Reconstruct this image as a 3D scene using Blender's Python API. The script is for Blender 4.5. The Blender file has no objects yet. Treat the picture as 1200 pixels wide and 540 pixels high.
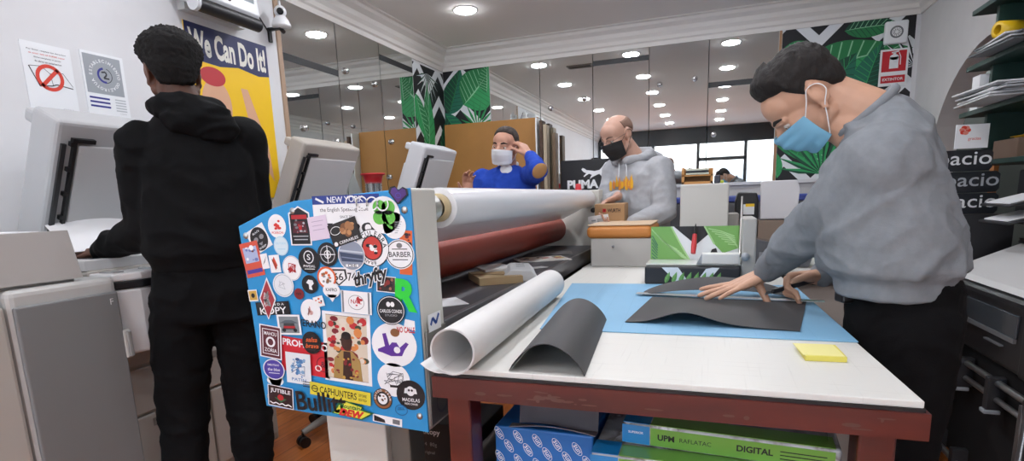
WORLD_K = 1.2
SUN_K = 6
LAMP_K = 90
EXPO = .1
import bpy, bmesh, math, random
from mathutils import Vector, Matrix, noise, Quaternion
random.seed(7)
SC = bpy.context.scene
COL = SC.collection
PI = math.pi
V = Vector

# ---------------------------------------------------------------- colours and materials
def lin(h):
    h = h.lstrip('#')
    c = [int(h[i:i+2], 16)/255 for i in (0, 2, 4)]
    return tuple((x/12.92 if x <= .04045 else ((x+.055)/1.055)**2.4) for x in c) + (1,)

_M = {}
def mat(h, rough=.5, metal=0, bump=0, bscale=200, var=0, vscale=6, coat=0, trans=0, alpha=1, emit=0, stretch=None, spec=.5, sheen=0, name=None):
    key = (h, rough, metal, bump, bscale, var, vscale, coat, trans, alpha, emit, stretch, spec, sheen)
    if key in _M: return _M[key]
    m = bpy.data.materials.new(name or 'material_'+h.lstrip('#'))
    m.use_nodes = True
    nt = m.node_tree; b = nt.nodes['Principled BSDF']
    col = lin(h)
    b.inputs['Base Color'].default_value = col
    b.inputs['Roughness'].default_value = rough
    b.inputs['Metallic'].default_value = metal
    b.inputs['Coat Weight'].default_value = coat
    b.inputs['Coat Roughness'].default_value = .1
    b.inputs['Transmission Weight'].default_value = trans
    b.inputs['Alpha'].default_value = alpha
    b.inputs['Specular IOR Level'].default_value = spec
    b.inputs['Sheen Weight'].default_value = sheen
    if emit:
        b.inputs['Emission Color'].default_value = col
        b.inputs['Emission Strength'].default_value = emit
    def coords(scale):
        tc = nt.nodes.new('ShaderNodeTexCoord')
        mp = nt.nodes.new('ShaderNodeMapping')
        s = stretch or (1, 1, 1)
        mp.inputs['Scale'].default_value = [scale*k for k in s]
        nt.links.new(tc.outputs['Object'], mp.inputs['Vector'])
        return mp.outputs['Vector']
    if var:
        n = nt.nodes.new('ShaderNodeTexNoise'); n.inputs['Scale'].default_value = 1; n.inputs['Detail'].default_value = 5
        nt.links.new(coords(vscale), n.inputs['Vector'])
        mr = nt.nodes.new('ShaderNodeMapRange')
        mr.inputs['From Min'].default_value = .3; mr.inputs['From Max'].default_value = .7
        mr.inputs['To Min'].default_value = 1-var; mr.inputs['To Max'].default_value = 1+var
        nt.links.new(n.outputs['Fac'], mr.inputs['Value'])
        mx = nt.nodes.new('ShaderNodeMix'); mx.data_type = 'RGBA'; mx.blend_type = 'MULTIPLY'
        mx.inputs[0].default_value = 1
        mx.inputs[6].default_value = col
        nt.links.new(mr.outputs['Result'], mx.inputs[7])
        nt.links.new(mx.outputs[2], b.inputs['Base Color'])
    if bump:
        n = nt.nodes.new('ShaderNodeTexNoise'); n.inputs['Scale'].default_value = 1; n.inputs['Detail'].default_value = 3
        nt.links.new(coords(bscale), n.inputs['Vector'])
        bp = nt.nodes.new('ShaderNodeBump'); bp.inputs['Strength'].default_value = bump; bp.inputs['Distance'].default_value = .002
        nt.links.new(n.outputs['Fac'], bp.inputs['Height'])
        nt.links.new(bp.outputs['Normal'], b.inputs['Normal'])
    _M[key] = m
    return m

def ramp_mat(name, stops, scale, detail=6, rough=.5, stretch=(1, 1, 1), distortion=0, bump=0, kind='noise'):
    m = bpy.data.materials.new(name); m.use_nodes = True
    nt = m.node_tree; b = nt.nodes['Principled BSDF']; b.inputs['Roughness'].default_value = rough
    tc = nt.nodes.new('ShaderNodeTexCoord'); mp = nt.nodes.new('ShaderNodeMapping')
    mp.inputs['Scale'].default_value = [scale*s for s in stretch]
    nt.links.new(tc.outputs['Object'], mp.inputs['Vector'])
    if kind == 'noise':
        n = nt.nodes.new('ShaderNodeTexNoise'); n.inputs['Scale'].default_value = 1
        n.inputs['Detail'].default_value = detail; n.inputs['Distortion'].default_value = distortion
        out = n.outputs['Fac']
    else:
        n = nt.nodes.new('ShaderNodeTexVoronoi'); n.inputs['Scale'].default_value = 1
        sp = nt.nodes.new('ShaderNodeSeparateColor')
        nt.links.new(n.outputs['Color'], sp.inputs['Color']); out = sp.outputs['Red']
    nt.links.new(mp.outputs['Vector'], n.inputs['Vector'])
    r = nt.nodes.new('ShaderNodeValToRGB')
    if kind != 'noise': r.color_ramp.interpolation = 'CONSTANT'
    while len(r.color_ramp.elements) < len(stops): r.color_ramp.elements.new(.5)
    for e, (p, h) in zip(r.color_ramp.elements, stops): e.position = p; e.color = lin(h)
    nt.links.new(out, r.inputs['Fac'])
    nt.links.new(r.outputs['Color'], b.inputs['Base Color'])
    if bump:
        bp = nt.nodes.new('ShaderNodeBump'); bp.inputs['Strength'].default_value = bump; bp.inputs['Distance'].default_value = .003
        nt.links.new(out, bp.inputs['Height']); nt.links.new(bp.outputs['Normal'], b.inputs['Normal'])
    return m

# ---------------------------------------------------------------- mesh building
class Fr:
    """a flat working frame: origin, u direction, v direction, w = outward normal"""
    def __init__(s, o, u, v):
        s.o = V(o); s.u = V(u).normalized(); s.v = V(v)
        s.v = (s.v - s.u*s.v.dot(s.u)).normalized(); s.w = s.u.cross(s.v)
    def __call__(s, a, b, c=0): return s.o + s.u*a + s.v*b + s.w*c
    def at(s, a, b, c=0, rot=0):
        r = math.radians(rot)
        return Fr(s(a, b, c), s.u*math.cos(r)+s.v*math.sin(r), s.v*math.cos(r)-s.u*math.sin(r))
WORLD = Fr((0, 0, 0), (1, 0, 0), (0, 1, 0))

_T = {}
def text_geo(t, bold=0, shear=0):
    k = (t, bold, shear)
    if k not in _T:
        c = bpy.data.curves.new('t', 'FONT'); c.body = t; c.size = 1; c.align_x = 'CENTER'; c.align_y = 'CENTER'
        c.offset = bold; c.shear = shear; c.resolution_u = 3; c.fill_mode = 'FRONT'
        o = bpy.data.objects.new('t', c)
        me = bpy.data.meshes.new_from_object(o)
        vs = [tuple(v.co) for v in me.vertices]; fs = [tuple(p.vertices) for p in me.polygons]
        if vs:
            xs = [v[0] for v in vs]; ys = [v[1] for v in vs]
            cx, cy = (min(xs)+max(xs))/2, (min(ys)+max(ys))/2
            vs = [(v[0]-cx, v[1]-cy) for v in vs]
            dim = (max(xs)-min(xs), max(ys)-min(ys))
        else: dim = (1, 1)
        bpy.data.objects.remove(o); bpy.data.curves.remove(c); bpy.data.meshes.remove(me)
        _T[k] = (vs, fs, dim)
    return _T[k]

def clip_poly(p, r):
    x0, x1, y0, y1 = r
    for ax, lim, sg in ((0, x0, 1), (0, x1, -1), (1, y0, 1), (1, y1, -1)):
        q = []
        for i in range(len(p)):
            a, b = p[i-1], p[i]
            da, db = (a[ax]-lim)*sg, (b[ax]-lim)*sg
            if da >= 0 and db >= 0: q.append(b)
            elif da >= 0 or db >= 0:
                t = da/(da-db); c = (a[0]+(b[0]-a[0])*t, a[1]+(b[1]-a[1])*t)
                q.append(c)
                if db >= 0: q.append(b)
        p = q
        if len(p) < 3: return []
    return p

class MB:
    def __init__(s): s.v = []; s.f = []; s.mi = []; s.mats = []; s.sm = []
    def _m(s, m):
        if m not in s.mats: s.mats.append(m)
        return s.mats.index(m)
    def add(s, vs, fs, m, smooth=False):
        b = len(s.v); k = s._m(m)
        s.v += [tuple(x) for x in vs]
        for f in fs: s.f.append([i+b for i in f]); s.mi.append(k); s.sm.append(smooth)
    def box(s, x0, x1, y0, y1, z0, z1, m, fr=WORLD):
        p = [fr(x, y, z) for z in (z0, z1) for y in (y0, y1) for x in (x0, x1)]
        s.add(p, [(0, 2, 3, 1), (4, 5, 7, 6), (0, 1, 5, 4), (2, 6, 7, 3), (0, 4, 6, 2), (1, 3, 7, 5)], m)
    def prism(s, pts, w0, w1, m, fr=WORLD, smooth=False):
        a = sum(pts[i-1][0]*pts[i][1]-pts[i][0]*pts[i-1][1] for i in range(len(pts)))
        if a < 0: pts = pts[::-1]
        n = len(pts)
        s.add([fr(x, y, w0) for x, y in pts]+[fr(x, y, w1) for x, y in pts],
              [list(range(n))[::-1], list(range(n, 2*n))], m)
        b = len(s.v)-2*n; k = s._m(m)
        for i in range(n):
            j = (i+1) % n
            s.f.append([b+i, b+j, b+n+j, b+n+i]); s.mi.append(k); s.sm.append(smooth)
    def cyl(s, p0, p1, r0, m, r1=None, seg=20, caps=True, smooth=True):
        p0, p1 = V(p0), V(p1); r1 = r0 if r1 is None else r1
        d = (p1-p0).normalized(); a = d.orthogonal().normalized(); b = d.cross(a)
        vs = []
        for p, r in ((p0, r0), (p1, r1)):
            for i in range(seg):
                t = 2*PI*i/seg; vs.append(p+(a*math.cos(t)+b*math.sin(t))*r)
        s.add(vs, [(i, (i+1) % seg, seg+(i+1) % seg, seg+i) for i in range(seg)], m, smooth)
        if caps:
            s.add(vs, [list(range(seg))[::-1], list(range(seg, 2*seg))], m)
    def tube(s, pts, r, m, seg=10, caps=True):
        pts = [V(p) for p in pts]; rs = r if isinstance(r, (list, tuple)) else [r]*len(pts)
        vs = []; a = None
        for i, p in enumerate(pts):
            d = (pts[min(i+1, len(pts)-1)]-pts[max(i-1, 0)]).normalized()
            a = d.orthogonal().normalized() if a is None else (a-d*a.dot(d)).normalized()
            b = d.cross(a)
            for k in range(seg):
                t = 2*PI*k/seg; vs.append(p+(a*math.cos(t)+b*math.sin(t))*rs[i])
        n = len(pts)
        fs = [(i*seg+k, i*seg+(k+1) % seg, (i+1)*seg+(k+1) % seg, (i+1)*seg+k) for i in range(n-1) for k in range(seg)]
        s.add(vs, fs, m, True)
        if caps: s.add(vs, [list(range(seg))[::-1], list(range((n-1)*seg, n*seg))], m)
    def lathe(s, prof, c, m, axis=(0, 0, 1), seg=28, smooth=True):
        c = V(c); d = V(axis).normalized(); a = d.orthogonal().normalized(); b = d.cross(a)
        vs = []
        for r, h in prof:
            for k in range(seg):
                t = 2*PI*k/seg; vs.append(c+d*h+(a*math.cos(t)+b*math.sin(t))*max(r, 1e-5))
        n = len(prof)
        s.add(vs, [(i*seg+k, i*seg+(k+1) % seg, (i+1)*seg+(k+1) % seg, (i+1)*seg+k) for i in range(n-1) for k in range(seg)], m, smooth)
    def grid(s, fn, nu, nv, m, smooth=True):
        vs = [fn(i/nu, j/nv) for j in range(nv+1) for i in range(nu+1)]
        w = nu+1
        s.add(vs, [(j*w+i, j*w+i+1, (j+1)*w+i+1, (j+1)*w+i) for j in range(nv) for i in range(nu)], m, smooth)
    def sheet(s, fn, nu, nv, m, th=.0006):
        """a curved sheet with a real thickness"""
        w = nu+1; top = [V(fn(i/nu, j/nv)) for j in range(nv+1) for i in range(nu+1)]
        nr = []
        for j in range(nv+1):
            for i in range(nu+1):
                a = top[j*w+min(i+1, nu)]-top[j*w+max(i-1, 0)]; b = top[min(j+1, nv)*w+i]-top[max(j-1, 0)*w+i]
                nr.append(a.cross(b).normalized())
        bot = [p-q*th for p, q in zip(top, nr)]
        N = len(top)
        fs = [(j*w+i, j*w+i+1, (j+1)*w+i+1, (j+1)*w+i) for j in range(nv) for i in range(nu)]
        fb = [tuple(N+k for k in f[::-1]) for f in fs]
        s.add(top+bot, fs+fb, m, True)
        rim = [i for i in range(w)]+[j*w+nu for j in range(1, nv+1)]+[nv*w+i for i in range(nu-1, -1, -1)]+[j*w for j in range(nv-1, 0, -1)]
        s.add(top+bot, [(rim[k], N+rim[k], N+rim[(k+1) % len(rim)], rim[(k+1) % len(rim)]) for k in range(len(rim))], m)
    def poly(s, pts, m, fr, w=0, clip=None):
        if clip: pts = clip_poly(pts, clip)
        if len(pts) < 3: return
        a = sum(pts[i-1][0]*pts[i][1]-pts[i][0]*pts[i-1][1] for i in range(len(pts)))
        if a < 0: pts = pts[::-1]
        s.add([fr(x, y, w) for x, y in pts], [list(range(len(pts)))], m)
    def rect(s, cx, cy, w, h, m, fr, d=0): s.poly([(cx-w/2, cy-h/2), (cx+w/2, cy-h/2), (cx+w/2, cy+h/2), (cx-w/2, cy+h/2)], m, fr, d)
    def ell(s, cx, cy, rx, ry, m, fr, d=0, seg=28): s.poly([(cx+rx*math.cos(2*PI*i/seg), cy+ry*math.sin(2*PI*i/seg)) for i in range(seg)], m, fr, d)
    def ring(s, cx, cy, rx, ry, t, m, fr, d=0, seg=32, a0=0, a1=2*PI):
        vs = []
        for i in range(seg+1):
            k = a0+(a1-a0)*i/seg
            vs += [fr(cx+(rx-t)*math.cos(k), cy+(ry-t)*math.sin(k), d), fr(cx+rx*math.cos(k), cy+ry*math.sin(k), d)]
        s.add(vs, [(2*i, 2*i+1, 2*i+3, 2*i+2) for i in range(seg)], m)
    def text(s, t, cx, cy, m, fr, w=None, h=None, d=0, bold=.012, shear=0, rot=0):
        vs, fs, dim = text_geo(t, bold, shear)
        if w and h: kx, ky = w/dim[0], h/dim[1]
        elif w: kx = ky = w/dim[0]
        else: kx = ky = h/dim[1]
        f2 = fr.at(cx, cy, d, rot)
        s.add([f2(x*kx, y*ky) for x, y in vs], fs, m)
    def line(s, pts, t, m, fr, d=0):
        for (x0, y0), (x1, y1) in zip(pts, pts[1:]):
            L = math.hypot(x1-x0, y1-y0) or 1e-6; nx, ny = -(y1-y0)/L*t/2, (x1-x0)/L*t/2
            s.poly([(x0+nx, y0+ny), (x0-nx, y0-ny), (x1-nx, y1-ny), (x1+nx, y1+ny)], m, fr, d)
    def arc_text(s, t, cx, cy, r, size, m, fr, d=0, mid=90, step=None):
        step = step or size*.75/r*180/PI
        n = len(t)
        for i, ch in enumerate(t):
            if ch == ' ': continue
            a = mid-(i-(n-1)/2)*step
            A = math.radians(a)
            s.text(ch, cx+r*math.cos(A), cy+r*math.sin(A), m, fr, h=size, d=d, rot=a-90)

def link(o, parent=None):
    COL.objects.link(o)
    if parent is not None:
        o.parent = parent
        o.matrix_parent_inverse = wm(parent).inverted()
    return o
_W = {}
def wm(o):
    if o.parent is None: return o.matrix_basis.copy()
    return wm(o.parent) @ o.matrix_parent_inverse @ o.matrix_basis

def obj(name, mb, parent=None, bevel=0, seg=2, subsurf=0, wn=False, label=None):
    me = bpy.data.meshes.new(name)
    me.from_pydata(mb.v, [], mb.f)
    for m in mb.mats: me.materials.append(m)
    me.polygons.foreach_set('material_index', mb.mi)
    me.polygons.foreach_set('use_smooth', mb.sm)
    me.update()
    o = bpy.data.objects.new(name, me)
    link(o, parent)
    if bevel:
        bm = bmesh.new(); bm.from_mesh(me); bmesh.ops.remove_doubles(bm, verts=bm.verts, dist=1e-6); bm.to_mesh(me); bm.free()
        b = o.modifiers.new('bevel', 'BEVEL'); b.width = bevel; b.segments = seg; b.limit_method = 'ANGLE'; b.angle_limit = .6
        b.harden_normals = False
    if subsurf:
        b = o.modifiers.new('sub', 'SUBSURF'); b.levels = b.render_levels = subsurf
    if label: o['label'] = label
    return o

def tag(o, label, cat, group=None):
    o['label'] = label; o['category'] = cat
    if group: o['group'] = group
    return o
def thing(name, loc, label, cat, group=None):
    o = bpy.data.objects.new(name, None); o.empty_display_size = .1
    o.location = loc; COL.objects.link(o)
    return tag(o, label, cat, group)
def struct(o): o['kind'] = 'structure'; return o
def copy_tree(o, move, label=None, parent=None):
    c = o.copy(); COL.objects.link(c)
    if parent is not None: c.parent = parent; c.matrix_parent_inverse = o.matrix_parent_inverse.copy()
    else: c.location = V(o.location)+V(move)
    if label: c['label'] = label
    for ch in list(o.children): copy_tree(ch, None, None, c)
    return c
# ---------------------------------------------------------------- camera
cam = bpy.data.cameras.new('camera'); co = bpy.data.objects.new('camera', cam); COL.objects.link(co)
CR = ((.942, .027, -.334), (.333, -.178, .926), (-.034, -.984, -.177))   # world axes in lens axes
r0 = V((0.94224, 0.02716, -0.33385))
cam.sensor_fit = 'HORIZONTAL'; cam.sensor_width = 36; cam.lens = 639.16/1200*36
cam.shift_x = 0; cam.shift_y = (348-270)/1200
cam.clip_start = .02
ax = V((CR[0][0], CR[1][0], CR[2][0])).normalized()      # right
fw = V((CR[0][2], CR[1][2], CR[2][2])); fw = (fw-ax*fw.dot(ax)).normalized()
up = ax.cross(fw)
mw = Matrix((ax, up, -fw)).transposed().to_4x4(); mw.translation = (0, 0, 1.2)
co.matrix_world = mw
SC.camera = co
SC.view_settings.view_transform = 'Standard'; SC.view_settings.look = 'None'
SC.view_settings.gamma = 1; SC.view_settings.use_curve_mapping = False
SC.view_settings.exposure = EXPO

# ---------------------------------------------------------------- room shell
XL, XR, YB, YF, ZC = -2.6, 1.52, 5.35, -3.2, 2.7
WALL = mat('#dadbdd', .75, bump=.05, bscale=60, var=.02)
WALLR = mat('#d4d3d2', .8, bump=.05, bscale=60, var=.03)
CEIL = mat('#ece9e4', .85)
def wood_floor():
    m = bpy.data.materials.new('floor_laminate'); m.use_nodes = True; nt = m.node_tree; b = nt.nodes['Principled BSDF']
    b.inputs['Roughness'].default_value = .32
    tc = nt.nodes.new('ShaderNodeTexCoord'); mp = nt.nodes.new('ShaderNodeMapping'); mp.inputs['Rotation'].default_value = (0, 0, PI/2)
    nt.links.new(tc.outputs['Object'], mp.inputs['Vector'])
    br = nt.nodes.new('ShaderNodeTexBrick'); br.inputs['Scale'].default_value = 1
    br.inputs['Brick Width'].default_value = 1.2; br.inputs['Row Height'].default_value = .13; br.inputs['Mortar Size'].default_value = .0016
    br.inputs['Color1'].default_value = lin('#b5642f'); br.inputs['Color2'].default_value = lin('#c4753a'); br.inputs['Mortar'].default_value = lin('#6d371a')
    nt.links.new(mp.outputs['Vector'], br.inputs['Vector'])
    m2 = nt.nodes.new('ShaderNodeMapping'); m2.inputs['Scale'].default_value = (30, 2, 2)
    nt.links.new(tc.outputs['Object'], m2.inputs['Vector'])
    n = nt.nodes.new('ShaderNodeTexNoise'); n.inputs['Scale'].default_value = 1.5; n.inputs['Detail'].default_value = 6
    nt.links.new(m2.outputs['Vector'], n.inputs['Vector'])
    mr = nt.nodes.new('ShaderNodeMapRange'); mr.inputs['From Min'].default_value = .3; mr.inputs['From Max'].default_value = .7
    mr.inputs['To Min'].default_value = .8; mr.inputs['To Max'].default_value = 1.15
    nt.links.new(n.outputs['Fac'], mr.inputs['Value'])
    mx = nt.nodes.new('ShaderNodeMix'); mx.data_type = 'RGBA'; mx.blend_type = 'MULTIPLY'; mx.inputs[0].default_value = 1
    nt.links.new(br.outputs['Color'], mx.inputs[6]); nt.links.new(mr.outputs['Result'], mx.inputs[7])
    nt.links.new(mx.outputs[2], b.inputs['Base Color'])
    return m
b = MB(); b.box(XL-.1, XR+.1, YF-.1, YB+.1, -.1, 0, wood_floor()); struct(obj('floor', b))
b = MB(); b.box(XL-.1, XR+.1, YF-.1, YB+.1, ZC, ZC+.1, CEIL); struct(obj('ceiling', b))
b = MB(); b.box(XL-.1, XL, YF, YB, 0, ZC, WALL); struct(obj('wall_left', b))
b = MB(); b.box(XL, XR, YB, YB+.1, 0, ZC, WALL); struct(obj('wall_back', b))
# right wall with an arched opening
b = MB()
AY0, AY1, AZ = 3.2, 4.93, 2.05
pts = [(YF, 0), (AY0, 0)]
yc, ry, zs = (AY0+AY1)/2, (AY1-AY0)/2, 1.25
arc = [(yc-ry*math.cos(PI*i/28), zs+(AZ-zs)*math.sin(PI*i/28)) for i in range(29)]
frR = Fr((XR, 0, 0), (0, 1, 0), (0, 0, 1))     # w = +x
b.prism([(YF, 0), (AY0, 0), (AY0, ZC), (YF, ZC)], 0, .16, WALLR, frR)
b.prism([(AY1, 0), (YB, 0), (YB, ZC), (AY1, ZC)], 0, .16, WALLR, frR)
for i in range(28):
    (y0, z0), (y1, z1) = arc[i], arc[i+1]
    b.prism([(y0, z0), (y1, z1), (y1, ZC), (y0, ZC)], 0, .16, WALLR, frR)
struct(obj('wall_right', b))
# recess seen through the arch: grey green back, orange wooden lintel
b = MB(); b.box(XR+.16, XR+.75, AY0-.3, AY1+2, ZC-.1, ZC, WALLR)
b.box(XR+.75, XR+.8, AY0-.3, AY1+2, 0, ZC, mat('#767e79', .7))
b.box(XR+.16, XR+.8, AY1+2, AY1+2.05, 0, ZC, mat('#767e79', .7)); b.box(XR+.16, XR+.8, AY0-.35, AY0-.3, 0, ZC, WALLR)
b.box(XR+.16, XR+.8, AY0-.3, AY1+2, -.1, 0, mat('#9a5b30', .4))
b.box(XR, XR+.16, YB, AY1+2.05, 0, ZC, WALLR)
struct(obj('wall_recess', b))
b = MB(); b.box(XR+.36, XR+.46, AY0-.3, AY1+1.9, 2.05, 2.13, mat('#c2622a', .45, var=.12, vscale=20, stretch=(1, .1, 1)), ); struct(obj('trim_1', b, bevel=.004))
# crown moulding
CR_M = mat('#e2dfda', .7)
def crown(p0, p1, inward, name):
    p0, p1 = V(p0), V(p1); n = V(inward)
    prof = [(0, 2.50), (.012, 2.50), (.014, 2.535), (.03, 2.545), (.034, 2.575), (.055, 2.60), (.062, 2.635), (.10, 2.66), (.105, 2.685), (.13, 2.69), (.13, 2.70), (0, 2.70)]
    vs = [V((p.x, p.y, 0))+n*a+V((0, 0, z)) for p in (p0, p1) for a, z in prof]; k = len(prof)
    b = MB(); b.add(vs, [(i, (i+1) % k, k+(i+1) % k, k+i) for i in range(k)], CR_M, False)
    b.add(vs, [list(range(k)), list(range(k, 2*k))[::-1]], CR_M)
    return struct(obj(name, b))
crown((XL, YF, 0), (XL, YB, 0), (1, 0, 0), 'trim_2'); crown((XL, YB, 0), (XR, YB, 0), (0, -1, 0), 'trim_3'); crown((XR, YB, 0), (XR, YF, 0), (-1, 0, 0), 'trim_4')
for nm, bx in (('baseboard_left', (XL, XL+.015, YF, YB)), ('baseboard_back', (XL, XR, YB-.015, YB)), ('baseboard_right', (XR-.015, XR, YF, AY0))):
    b = MB(); b.box(*bx, 0, .09, mat('#b9b5ae', .5)); struct(obj(nm, b))

# shop front behind the camera (the mirrors show it): dark header, glazing bars, door, daylight beyond
DK = mat('#24282c', .4)
b = MB()
b.box(XL, XR, YF-.1, YF, 2.32, ZC, DK)
b.box(XL, XR, YF-.1, YF, 0, .12, DK)
for x in (XL+.03, -1.28, -.25, .78, XR-.03): b.box(x-.035, x+.035, YF-.08, YF-.01, .12, 2.32, DK)
b.box(-.25, .78, YF-.08, YF-.01, 1.92, 2.0, DK)
struct(obj('wall_front', b))
glass = mat('#f4fafa', .02, trans=1, alpha=.25)
for i, (x0, x1) in enumerate(((XL+.06, -1.32), (-1.24, -.29), (.82, XR-.06))):
    b = MB(); b.box(x0, x1, YF-.05, YF-.04, .12, 2.32, glass); struct(obj('window_%d' % (i+1), b))
b = MB(); b.box(-.21, .74, YF-.05, YF-.04, .12, 1.92, glass); b.box(-.21, .74, YF-.05, YF-.04, 2.0, 2.32, glass)
b.box(-.18, -.15, YF, YF+.05, .9, 1.3, mat('#b0b4b6', .3, 1))
struct(obj('door_1', b))
# the street: pavement and a pale facade opposite
b = MB(); b.box(-9, 9, YF-14, YF-.1, -.2, -.1, mat('#a9a7a3', .9)); struct(obj('floor_street', b))
b = MB(); b.box(-9, 9, YF-9.2, YF-9, -.1, 5, mat('#dcd6cd', .9))
for x in (-5, -2, 1, 4): b.box(x-.5, x+.5, YF-9, YF-8.95, .2, 2.2, mat('#8b9096', .4))
struct(obj('wall_street', b))

# sunlight falling on the street and the facade opposite
sl = bpy.data.lights.new('sun', 'SUN'); sl.energy = SUN_K; sl.angle = .01; so = bpy.data.objects.new('sun', sl); COL.objects.link(so)
so.rotation_euler = (math.radians(-40), 0, math.radians(12))
# world
w = bpy.data.worlds.new('world'); SC.world = w; w.use_nodes = True
nt = w.node_tree; bg = nt.nodes['Background']
sky = nt.nodes.new('ShaderNodeTexSky'); sky.sky_type = 'NISHITA'; sky.sun_elevation = math.radians(50); sky.sun_rotation = math.radians(20); sky.sun_disc = False
nt.links.new(sky.outputs['Color'], bg.inputs['Color']); bg.inputs['Strength'].default_value = WORLD_K
for i, (x0, x1, z0, z1) in enumerate(((XL+.06, -1.32, .12, 2.32), (-1.24, -.29, .12, 2.32), (-.21, .74, .12, 2.32), (.82, XR-.06, .12, 2.32))):
    L = bpy.data.lights.new('daylight_portal', 'AREA'); L.shape = 'RECTANGLE'; L.size = x1-x0; L.size_y = z1-z0; L.cycles.is_portal = True
    o = bpy.data.objects.new('daylight_portal', L); COL.objects.link(o)
    o.location = ((x0+x1)/2, YF-.06, (z0+z1)/2); o.rotation_euler = (PI/2, 0, 0)      # -Z looks to +Y

# ceiling downlights
LAMP = mat('#f6f8ff', .5, emit=LAMP_K); RIM = mat('#f2f0ec', .5)
lx = (-1.87, -.83, .18); ly = (4.32, 3.1, 1.88, .62, -.72, -2.0)
nx = ('left', 'middle', 'right')
rowsay = ('over the back of the shop', 'over the worktable far end', 'over the cutting table', 'above the table front edge', 'just behind the viewpoint', 'beside the shop window')
first = None
for j, y in enumerate(ly):
    for i, x in enumerate(lx):
        lab = 'round recessed ceiling downlight, %s column, %s' % (nx[i], rowsay[j])
        if first is None:
            first = thing('ceiling_downlight', (x, y, ZC), lab, 'ceiling light', 'recessed ceiling downlights')
            b = MB(); b.lathe([(.098, 0), (.098, -.004), (.092, -.007), (.084, -.005), (.084, 0)], (x, y, ZC), RIM); obj('rim', b, first)
            b = MB(); b.lathe([(.083, 0), (.083, -.010), (.076, -.015), (.04, -.016), (0, -.016)], (x, y, ZC), LAMP); obj('lamp', b, first)
            F0 = (x, y)
        else: copy_tree(first, (x-F0[0], y-F0[1], 0), lab)
copy_tree(first, (XR+.45-F0[0], 6.3-F0[1], -.10), 'unseen round ceiling downlight added to light the side room beyond the arch')  # extra lamp out of view, added to brighten the recess inside the arch
# ceiling vent grille
t = thing('ceiling_vent', (-1.45, 4.05, ZC), 'grey slotted ventilation grille in the ceiling near the downlight', 'vent')
b = MB(); b.box(-1.6, -1.3, 3.98, 4.12, ZC-.012, ZC, mat('#8f8b86', .5)); obj('frame', b, t, bevel=.003)
b = MB()
for k in range(6): b.box(-1.58, -1.32, 3.992+k*.02, 4.002+k*.02, ZC-.016, ZC-.011, mat('#55524e', .6))
obj('slats', b, t)
# ---------------------------------------------------------------- mirrors on the walls
MIR = bpy.data.materials.new('mirror_glass'); MIR.use_nodes = True
_b = MIR.node_tree.nodes['Principled BSDF']; _b.inputs['Metallic'].default_value = 1; _b.inputs['Roughness'].default_value = .015; _b.inputs['Base Color'].default_value = lin('#e2e5e3')
CHROME = mat('#d9d9da', .12, 1); SEAM = mat('#b4b9b6', .35); STRIP = mat('#1d1f22', .5); BRZ = mat('#a98f78', .5)
def studs(pts, fr, parent):
    for u, v in pts:
        b = MB(); c = fr(u, v, .006); b.lathe([(0, .026), (.014, .025), (.022, .018), (.024, .008), (.012, .004), (.012, 0)], c, CHROME, axis=fr.w, seg=18)
        obj('stud', b, parent)
def mirror(fr, u0, u1, v0, v1, joint, label, group, st=()):
    t = thing('wall_mirror', fr((u0+u1)/2, v0), label, 'mirror', group)
    b = MB(); b.box(u0+.003, u1-.003, v0, joint or v1, 0, .006, MIR, fr)
    if joint: b.box(u0+.003, u1-.003, joint+.045, v1, 0, .006, MIR, fr)
    obj('mirror_panel', b, t)
    b = MB(); b.box(u0-.003, u0+.003, v0, v1, 0, .0065, SEAM, fr); b.box(u1-.003, u1+.003, v0, v1, 0, .0065, SEAM, fr)
    b.box(u0, u1, v1, v1+.006, 0, .0065, SEAM, fr); obj('edge_strip', b, t)
    if joint:
        b = MB(); b.box(u0+.003, u1-.003, joint, joint+.045, 0, .0075, STRIP, fr); obj('joint_strip', b, t, label='dark joint strip')
    studs(st, fr, t)
FL = Fr((XL, 0, 0), (0, 1, 0), (0, 0, 1))       # left wall, u = +y, normal +x
FB = Fr((0, YB, 0), (1, 0, 0), (0, 0, 1))         # back wall, normal -y
LM = [3.02, 3.59, 4.16, 4.71]
mirror(FL, 3.02, 3.59, .95, 2.62, 2.13, 'tall mirror panel on the left wall nearest the security camera', 'left wall mirrors', [(3.16, 1.72), (3.50, 1.66)])
mirror(FL, 3.59, 4.16, .95, 2.62, None, 'middle mirror panel on the left wall with no dark joint strip', 'left wall mirrors', [(3.68, 2.19), (4.06, 2.16)])
mirror(FL, 4.16, 4.71, .95, 2.62, 2.37, 'mirror panel on the left wall beside the leaf wallpaper corner', 'left wall mirrors', [(4.26, 1.72), (4.62, 1.70), (4.19, 1.42)])
bx = [-2.085, -1.565, -1.047, -.533, -.026, .524]
bl = ['leftmost mirror panel on the back wall, behind the man in blue', 'second back wall mirror panel from the left, beside the cardboard sheets',
      'back wall mirror panel above the black sports brand box, dark joint high up', 'back wall mirror panel behind the bald man in the grey hoodie', 'rightmost back wall mirror panel, next to the leaf wallpaper']
bj = [1.90, None, 2.39, None, 2.10]
bs = [[], [(-1.46, 2.05), (-1.13, 2.11)], [(-.94, 1.62)], [(-.44, 2.17), (-.14, 2.19), (-.16, 1.4)], [(.03, 1.70)]]
for i in range(5): mirror(FB, bx[i], bx[i+1], 1.27, 2.63, bj[i], bl[i], 'back wall mirrors', bs[i])
t = thing('edge_trim', (XL+.01, 3.0, 1.2), 'thin wooden strip edging the left wall mirrors near the security camera', 'trim')
b = MB(); b.box(2.985, 3.018, .95, 2.65, 0, .012, BRZ, FL); obj('wood_strip', b, t)
t = thing('corner_trim', (.535, YB-.01, 1.27), 'thin wooden strip between back wall mirrors and leaf wallpaper', 'trim')
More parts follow.
